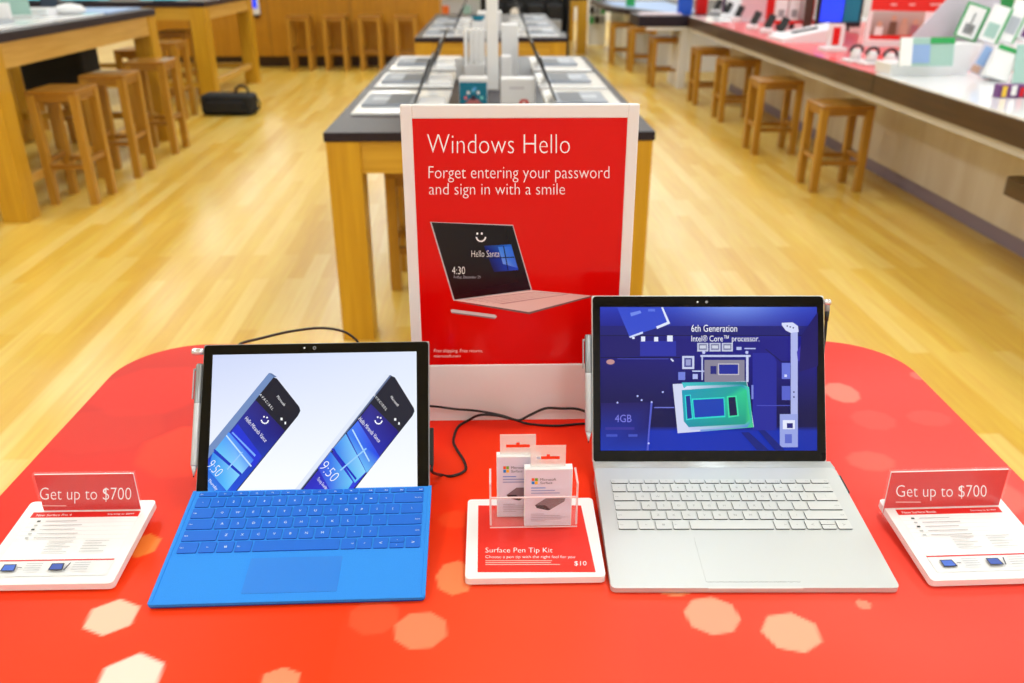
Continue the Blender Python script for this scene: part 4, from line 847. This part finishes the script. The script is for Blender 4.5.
onp('framed_card', 'upright card with a dark picture in a green frame', 'card', 953, 7, 975, 42, .02, 'green', -.2, .2, (('print', .08, .86, .03, .93, 'paper'), ('picture', .25, .7, .12, .42, 'grey'), ('stem', .42, .52, .42, .75, 'grey')))
onp('leaning_package', 'tall white and green package leaning behind the brochure stand', 'package', 978, 8, 996, 44, .02, 'paper', -.3, .3, (('green_edge', .88, 1, 0, 1, 'green'), ('print', .15, .75, .1, .5, 'palegreen')))
onp('leaning_package', 'white package with grey printing leaning at the right of the raised plinth', 'package', 997, 2, 1012, 44, .02, 'paper', -.3, .3, (('print', .15, .8, .2, .6, 'palegrey'), ('green_edge', .9, 1, 0, .9, 'green')))
onp('leaning_package', 'package with a dark red print at the extreme right edge of the counter', 'package', 1014, 22, 1036, 44, .02, 'paper', -.3, .25, (('print', .2, .6, .1, .8, 'purple'), ))
pbox('tall_sign', 'tall green sign behind the leaning packages near the right edge', 'sign', 980, -6, 1006, 40, .02, 'green', -.1, .05, parts=(('lower_print', 0, 1, .1, .55, 'grey'), ))
dv = thing('divider_panel', 'large plain lilac divider with a slanted edge standing across the counter', 'panel', (2.68, 5.93, ZR)); 
pts = [tY(x, y, 5.93) for x, y in ((884, 67), (952, -6), (1000, -6), (1000, 40), (925, 66))]
MB().prism([(p[0]-2.68, p[2]-ZR) for p in pts], -.006, .006, M['lilac'], Matrix.Rotation(PI/2, 4, 'X')).build('board', dv)
# red mat part
po = thing('photo_sign', 'standing sign with red header over a photo of people, on the red mat', 'sign', (3.37, 7.15, ZM), 0.03)
MB().box(-.36, .47, -.01, .012, 0, .54, M['white'], .003).build('board', po)
def f_sign():
    a = Art(None, .0005)
    a.poly([(-.35, .04), (.46, .04), (.46, .53), (-.35, .53)], (250, 245, 245), raw=True)
    a.poly([(-.35, .275), (.45, .255), (.45, .52), (-.35, .52)], (230, 40, 30), raw=True).poly([(-.33, .06), (.1, .045), (.1, .085), (-.33, .09)], (225, 30, 25), raw=True)
    a.poly([(-.33, .09), (.1, .085), (.1, .265), (-.33, .27)], [(150, 120, 110), (180, 140, 120), (200, 180, 170), (190, 185, 180)], raw=True)
    for x, c, hh in ((-.26, (235, 232, 228), .11), (-.15, (110, 80, 60), .17), (-.06, (200, 160, 140), .14), (.03, (170, 110, 120), .13)):
        a.poly([(x-.035, .09), (x+.035, .09), (x+.03, .09+hh*.6), (x-.03, .09+hh*.6)], c, raw=True); a.poly([(x+.022*math.cos(k*PI/6), .09+hh*.75+.024*math.sin(k*PI/6)) for k in range(12)], (205, 160, 135), raw=True)
    a.poly([(.15, .10), (.18, .09), (.20, .20), (.24, .255), (.19, .255), (.165, .18)], (120, 84, 30), raw=True).poly([(.30, .22), (.40, .22), (.42, .25), (.28, .25)], (200, 110, 190), raw=True)
    for x, l in ((-.2, .05), (-.05, .05), (.12, .12)): a.poly([(x, .31), (x+l, .31), (x+l, .325), (x, .325)], (250, 190, 185), raw=True)
    a.build('printed_sheet', A_paper, po, Matrix.Translation((0, -.0105, 0)) @ Matrix.Rotation(PI/2, 4, 'X'))
f_sign()
GW = 'small fitness bands on white stands'
for px, py, l in ((858, 63, 'black wrist band on a white stand, leftmost beside the red card stand'), (874, 66, 'black wrist band on a white stand, middle of the three under the photo sign'), (892, 68, 'black wrist band on a white stand, rightmost next to the lilac panel')):
    t = thing('wrist_band', l, 'band', tp(px, py, ZM), 0, GW)
    MB().box(-.066, .066, 0, .14, 0, .02, M['white'], .006).build('stand_base', t); MB().lathe([(.035, .02), (.036, .06), (.028, .085), (.01, .09)], M['white'], (0, .06, 0), 16).build('stand_post', t)
    MB().tube(smooth_curve([(-.045, .06, .07), (-.03, .05, .10), (0, .045, .112), (.03, .05, .10), (.045, .06, .07)]), .009, M['black'], 8).build('strap', t)
rbox('red_card_stand', 'white stand holding a small bright red card', 'stand', 836, 52, .17, .16, .03, 'white', 0, parts=(('holder', -.06, .06, .05, .07, .03, .20, 'white'), ('red_card', -.025, .03, .045, .05, .045, .175, 'red')))
a_ = tp(768, 38.5, ZM); b_ = tY(826, 42, a_[1]); 
t = thing('angled_display', 'large white slanted display case with a black pen on the red mat', 'display case', (a_[0]+.26, 7.70, ZM), 0)
MB().prism([(-.26, 0), (.26, 0), (.26, .13), (-.26, .03)], -.22, .22, M['white'], Matrix.Rotation(PI/2, 4, 'X')).build('body', t)
MB().box(-.12, .10, -.03, .03, 0, .012, M['black'], .004).build('shown_pen', t, Matrix.Translation((0, 0, .081)) @ Matrix.Rotation(-math.atan2(.10, .52), 4, 'Y'))
t = thing('tall_monitor', 'dark framed monitor with blue and green picture behind the white display case', 'monitor', (3.38, 8.75, ZM), -.03)
MB().box(-.20, .24, -.02, .03, .03, .62, M['black'], .006).build('housing', t); MB().box(-.17, .05, -.024, -.02, .08, .60, M['screenblue']).build('display', t); MB().box(.06, .21, -.024, -.02, .08, .60, M['teal']).build('side_picture', t); MB().box(-.12, .12, -.06, .08, 0, .03, M['black']).build('foot', t)
t = thing('product_rack', 'red shelf on black feet with white packages, left of the tall monitor', 'rack', (3.05, 9.0, ZM), -.1)
MB().box(-.26, .22, -.08, .12, .05, .08, M['red']).build('shelf', t)
for x in (-.15, -.02, .12): MB().box(x-.02, x+.02, -.04, .02, 0, .05, M['black']).build('foot', t)
MB().box(-.26, .22, .12, .14, .05, .55, M['red']).build('back_panel', t)
for x, dx in ((-.18, 'left'), (-.05, 'middle'), (.08, 'right')):
    tag(rbox('white_package', '%s white package on the red shelf beside the tall monitor' % dx, 'package', 0, 0, .11, .08, .19, 'white', -.1, z=ZM+.08, x=3.05+x+.03, y=8.96, group='white packages on the red shelf', parts=(('print', -.03, .03, -.002, 0, .03, .10, 'grey'), )), '%s white package on the red shelf beside the tall monitor' % dx, 'package', 'white packages on the red shelf')
rbox('brown_column', 'narrow brown upright panel just left of the tall monitor', 'panel', 0, 0, .08, .03, .6, 'brown', 0, x=3.12, y=8.80)
GPH = 'phones on stands at the far end of the right counter'
for k, (px, py) in enumerate(((752, 30), (766, 34), (779, 38), (712, 14), (722, 18), (733, 22))):
    t = thing('phone_on_stand', 'slim dark phone on a white stand, %s' % ('first left of the red shelf row', 'second left of the red shelf row', 'nearest to the white display case', 'farthest', 'second farthest', 'third farthest')[k], 'phone', tp(px+ (3 if k > 2 else 0), py, ZM), -.3, GPH)
    MB().box(-.06, .06, 0, .10, 0, .05, M['white'], .01).build('stand', t); MB().box(-.035, .035, -.005, .005, 0, .13, M['black'], .003).build('handset', t, Matrix.Translation((0, .05, .05)) @ Matrix.Rotation(-.25, 4, 'X') @ Matrix.Rotation(.4, 4, 'Y'))
rbox('pink_partition', 'plain pale pink panel standing at the far part of the right counter', 'panel', 0, 0, .42, .02, .30, 'mauve', -.1, x=2.98, y=9.95)
rbox('white_partition', 'plain white panel beside the pale pink panel on the right counter', 'panel', 0, 0, .5, .02, .34, 'white', -.2, x=3.05, y=10.7)
rbox('blue_package', 'bright blue package standing on the far counter', 'package', 0, 0, .17, .1, .26, 'bluepack', 0, z=CH, x=2.42, y=11.2)
rbox('red_package', 'bright red package right of the blue package on the far counter', 'package', 0, 0, .14, .1, .22, 'red', 0, z=CH, x=2.66, y=11.35)
rbox('red_tray', 'flat reddish tray on the counter return', 'tray', 0, 0, .5, .3, .02, 'mauve', 0, z=CH, x=2.1, y=11.05)
rbox('dark_monitor', 'slim dark monitor edge leaning at the far end of the right counter', 'monitor', 0, 0, .03, .3, .30, 'black', -.2, z=ZM, x=2.80, y=10.78, parts=(('display', -.018, -.015, .01, .29, .02, .28, 'purple'), ))
# ================================================================== FAR BACKGROUND
sh = thing('merchandise_shelf', 'low dark shelf of bags at the back, right of the far middle table', 'shelf', (.60, 13.9, 0))
MB().box(-.75, .60, -.25, .25, .40, .44, M['grey']).box(-.75, .60, .22, .25, 0, 1.2, M['black']).box(-.75, -.71, -.25, .25, 0, 1.2, M['black']).box(.56, .60, -.25, .25, 0, 1.0, M['black']).box(-.75, .60, -.25, .25, .02, .06, M['black']).build('carcass', sh)
rnd = random.Random(5)
for k in range(4):
    x = .06+k*.31
    t = thing('backpack', 'black backpack, %s on the dark back shelf' % ('leftmost', 'second from left, with a pale round patch', 'second from right', 'rightmost')[k], 'bag', (x, 13.83, .44), 0, 'backpacks on the dark back shelf')
    MB().box(-.13, .13, -.1, .1, 0, .42, M['fabricblack'], .05, seg=3).build('body', t); MB().box(-.09, .09, -.14, -.09, .04, .2, M['grey' if k % 2 else 'fabricblack'], .02).build('pocket', t)
    MB().tube([(-.04, 0, .41), (-.03, 0, .46), (.03, 0, .46), (.04, 0, .41)], .01, M['black'], 8).build('handle', t)
    if k == 1: MB().lathe([(.07, 0), (.07, .01)], M['white'], (0, 0, 0), 18).build('round_patch', t, Matrix.Translation((0, -.145, .3)) @ Matrix.Rotation(PI/2, 4, 'X'))
for k in range(3):
    t = thing('carry_case', 'dark laptop sleeve, %s on the bottom of the dark back shelf' % ('left', 'middle', 'right')[k], 'bag', (.18+k*.40, 13.8, .06), 0, 'sleeves on the dark back shelf')
    MB().box(-.17, .17, -.05, .05, 0, .27, M['fabricblack'], .02).build('body', t); MB().box(-.1, .1, -.056, -.05, .08, .18, M['palegrey']).build('label_patch', t)
wr = thing('white_shelf_unit', 'white shelf unit with green and orange packages at the back, behind the far middle table', 'shelf', (-.35, 15.5, 0))
MB().box(-.8, .75, -.2, .2, 0, .55, M['white']).box(-.8, .75, .17, .2, .55, 1.5, M['white']).box(-.8, .75, -.2, .2, 1.0, 1.03, M['white']).build('carcass', wr)
for k, (x, m_, n, c) in enumerate(((-.78, 'green', 'green', 'leftmost'), (-.52, 'orange', 'orange', 'second'), (-.15, 'palegreen', 'pale green', 'third'), (.15, 'green', 'green', 'rightmost'))):
    rbox('shelf_package', '%s package, %s on the white shelf unit at the back' % (n, c), 'package', 0, 0, .13, .1, .2, m_, 0, z=.55, x=-.35+x+.1, y=15.4, group='packages on the white back shelf')
pr_ = thing('package_rack', 'small rack of green and black packages right of the distant table legs', 'rack', (1.93, 16.6, 0))
MB().box(-.13, .2, 0, .04, 0, 1.1, M['white']).build('board', pr_)
for i in range(4):
    for j in range(3): MB().box(-.10+j*.10, -.03+j*.10, -.03, 0, .38+i*.17, .50+i*.17, M[('green', 'black', 'grey')[(i+j) % 3]]).build('package', pr_)
rbox('green_package', 'small green package on top of the far counter', 'package', 0, 0, .13, .1, .14, 'green', 0, z=.80, x=2.2, y=14.2)
t = thing('back_wall_cabinet', 'long white cabinet along the back wall, right side', 'cabinet', (1.5, 23.2, 0)); MB().box(-3.5, 2.9, -.3, .7, 0, 1.1, M['white'], .004).build('body', t); MB().box(-3.5, 2.9, -.34, .7, 1.1, 1.14, M['grey']).build('worktop', t)

SC.view_settings.view_transform = 'Standard'; SC.view_settings.look = 'None'; SC.view_settings.gamma = 1
SC.view_settings.use_curve_mapping = False; SC.view_settings.exposure = 0.18
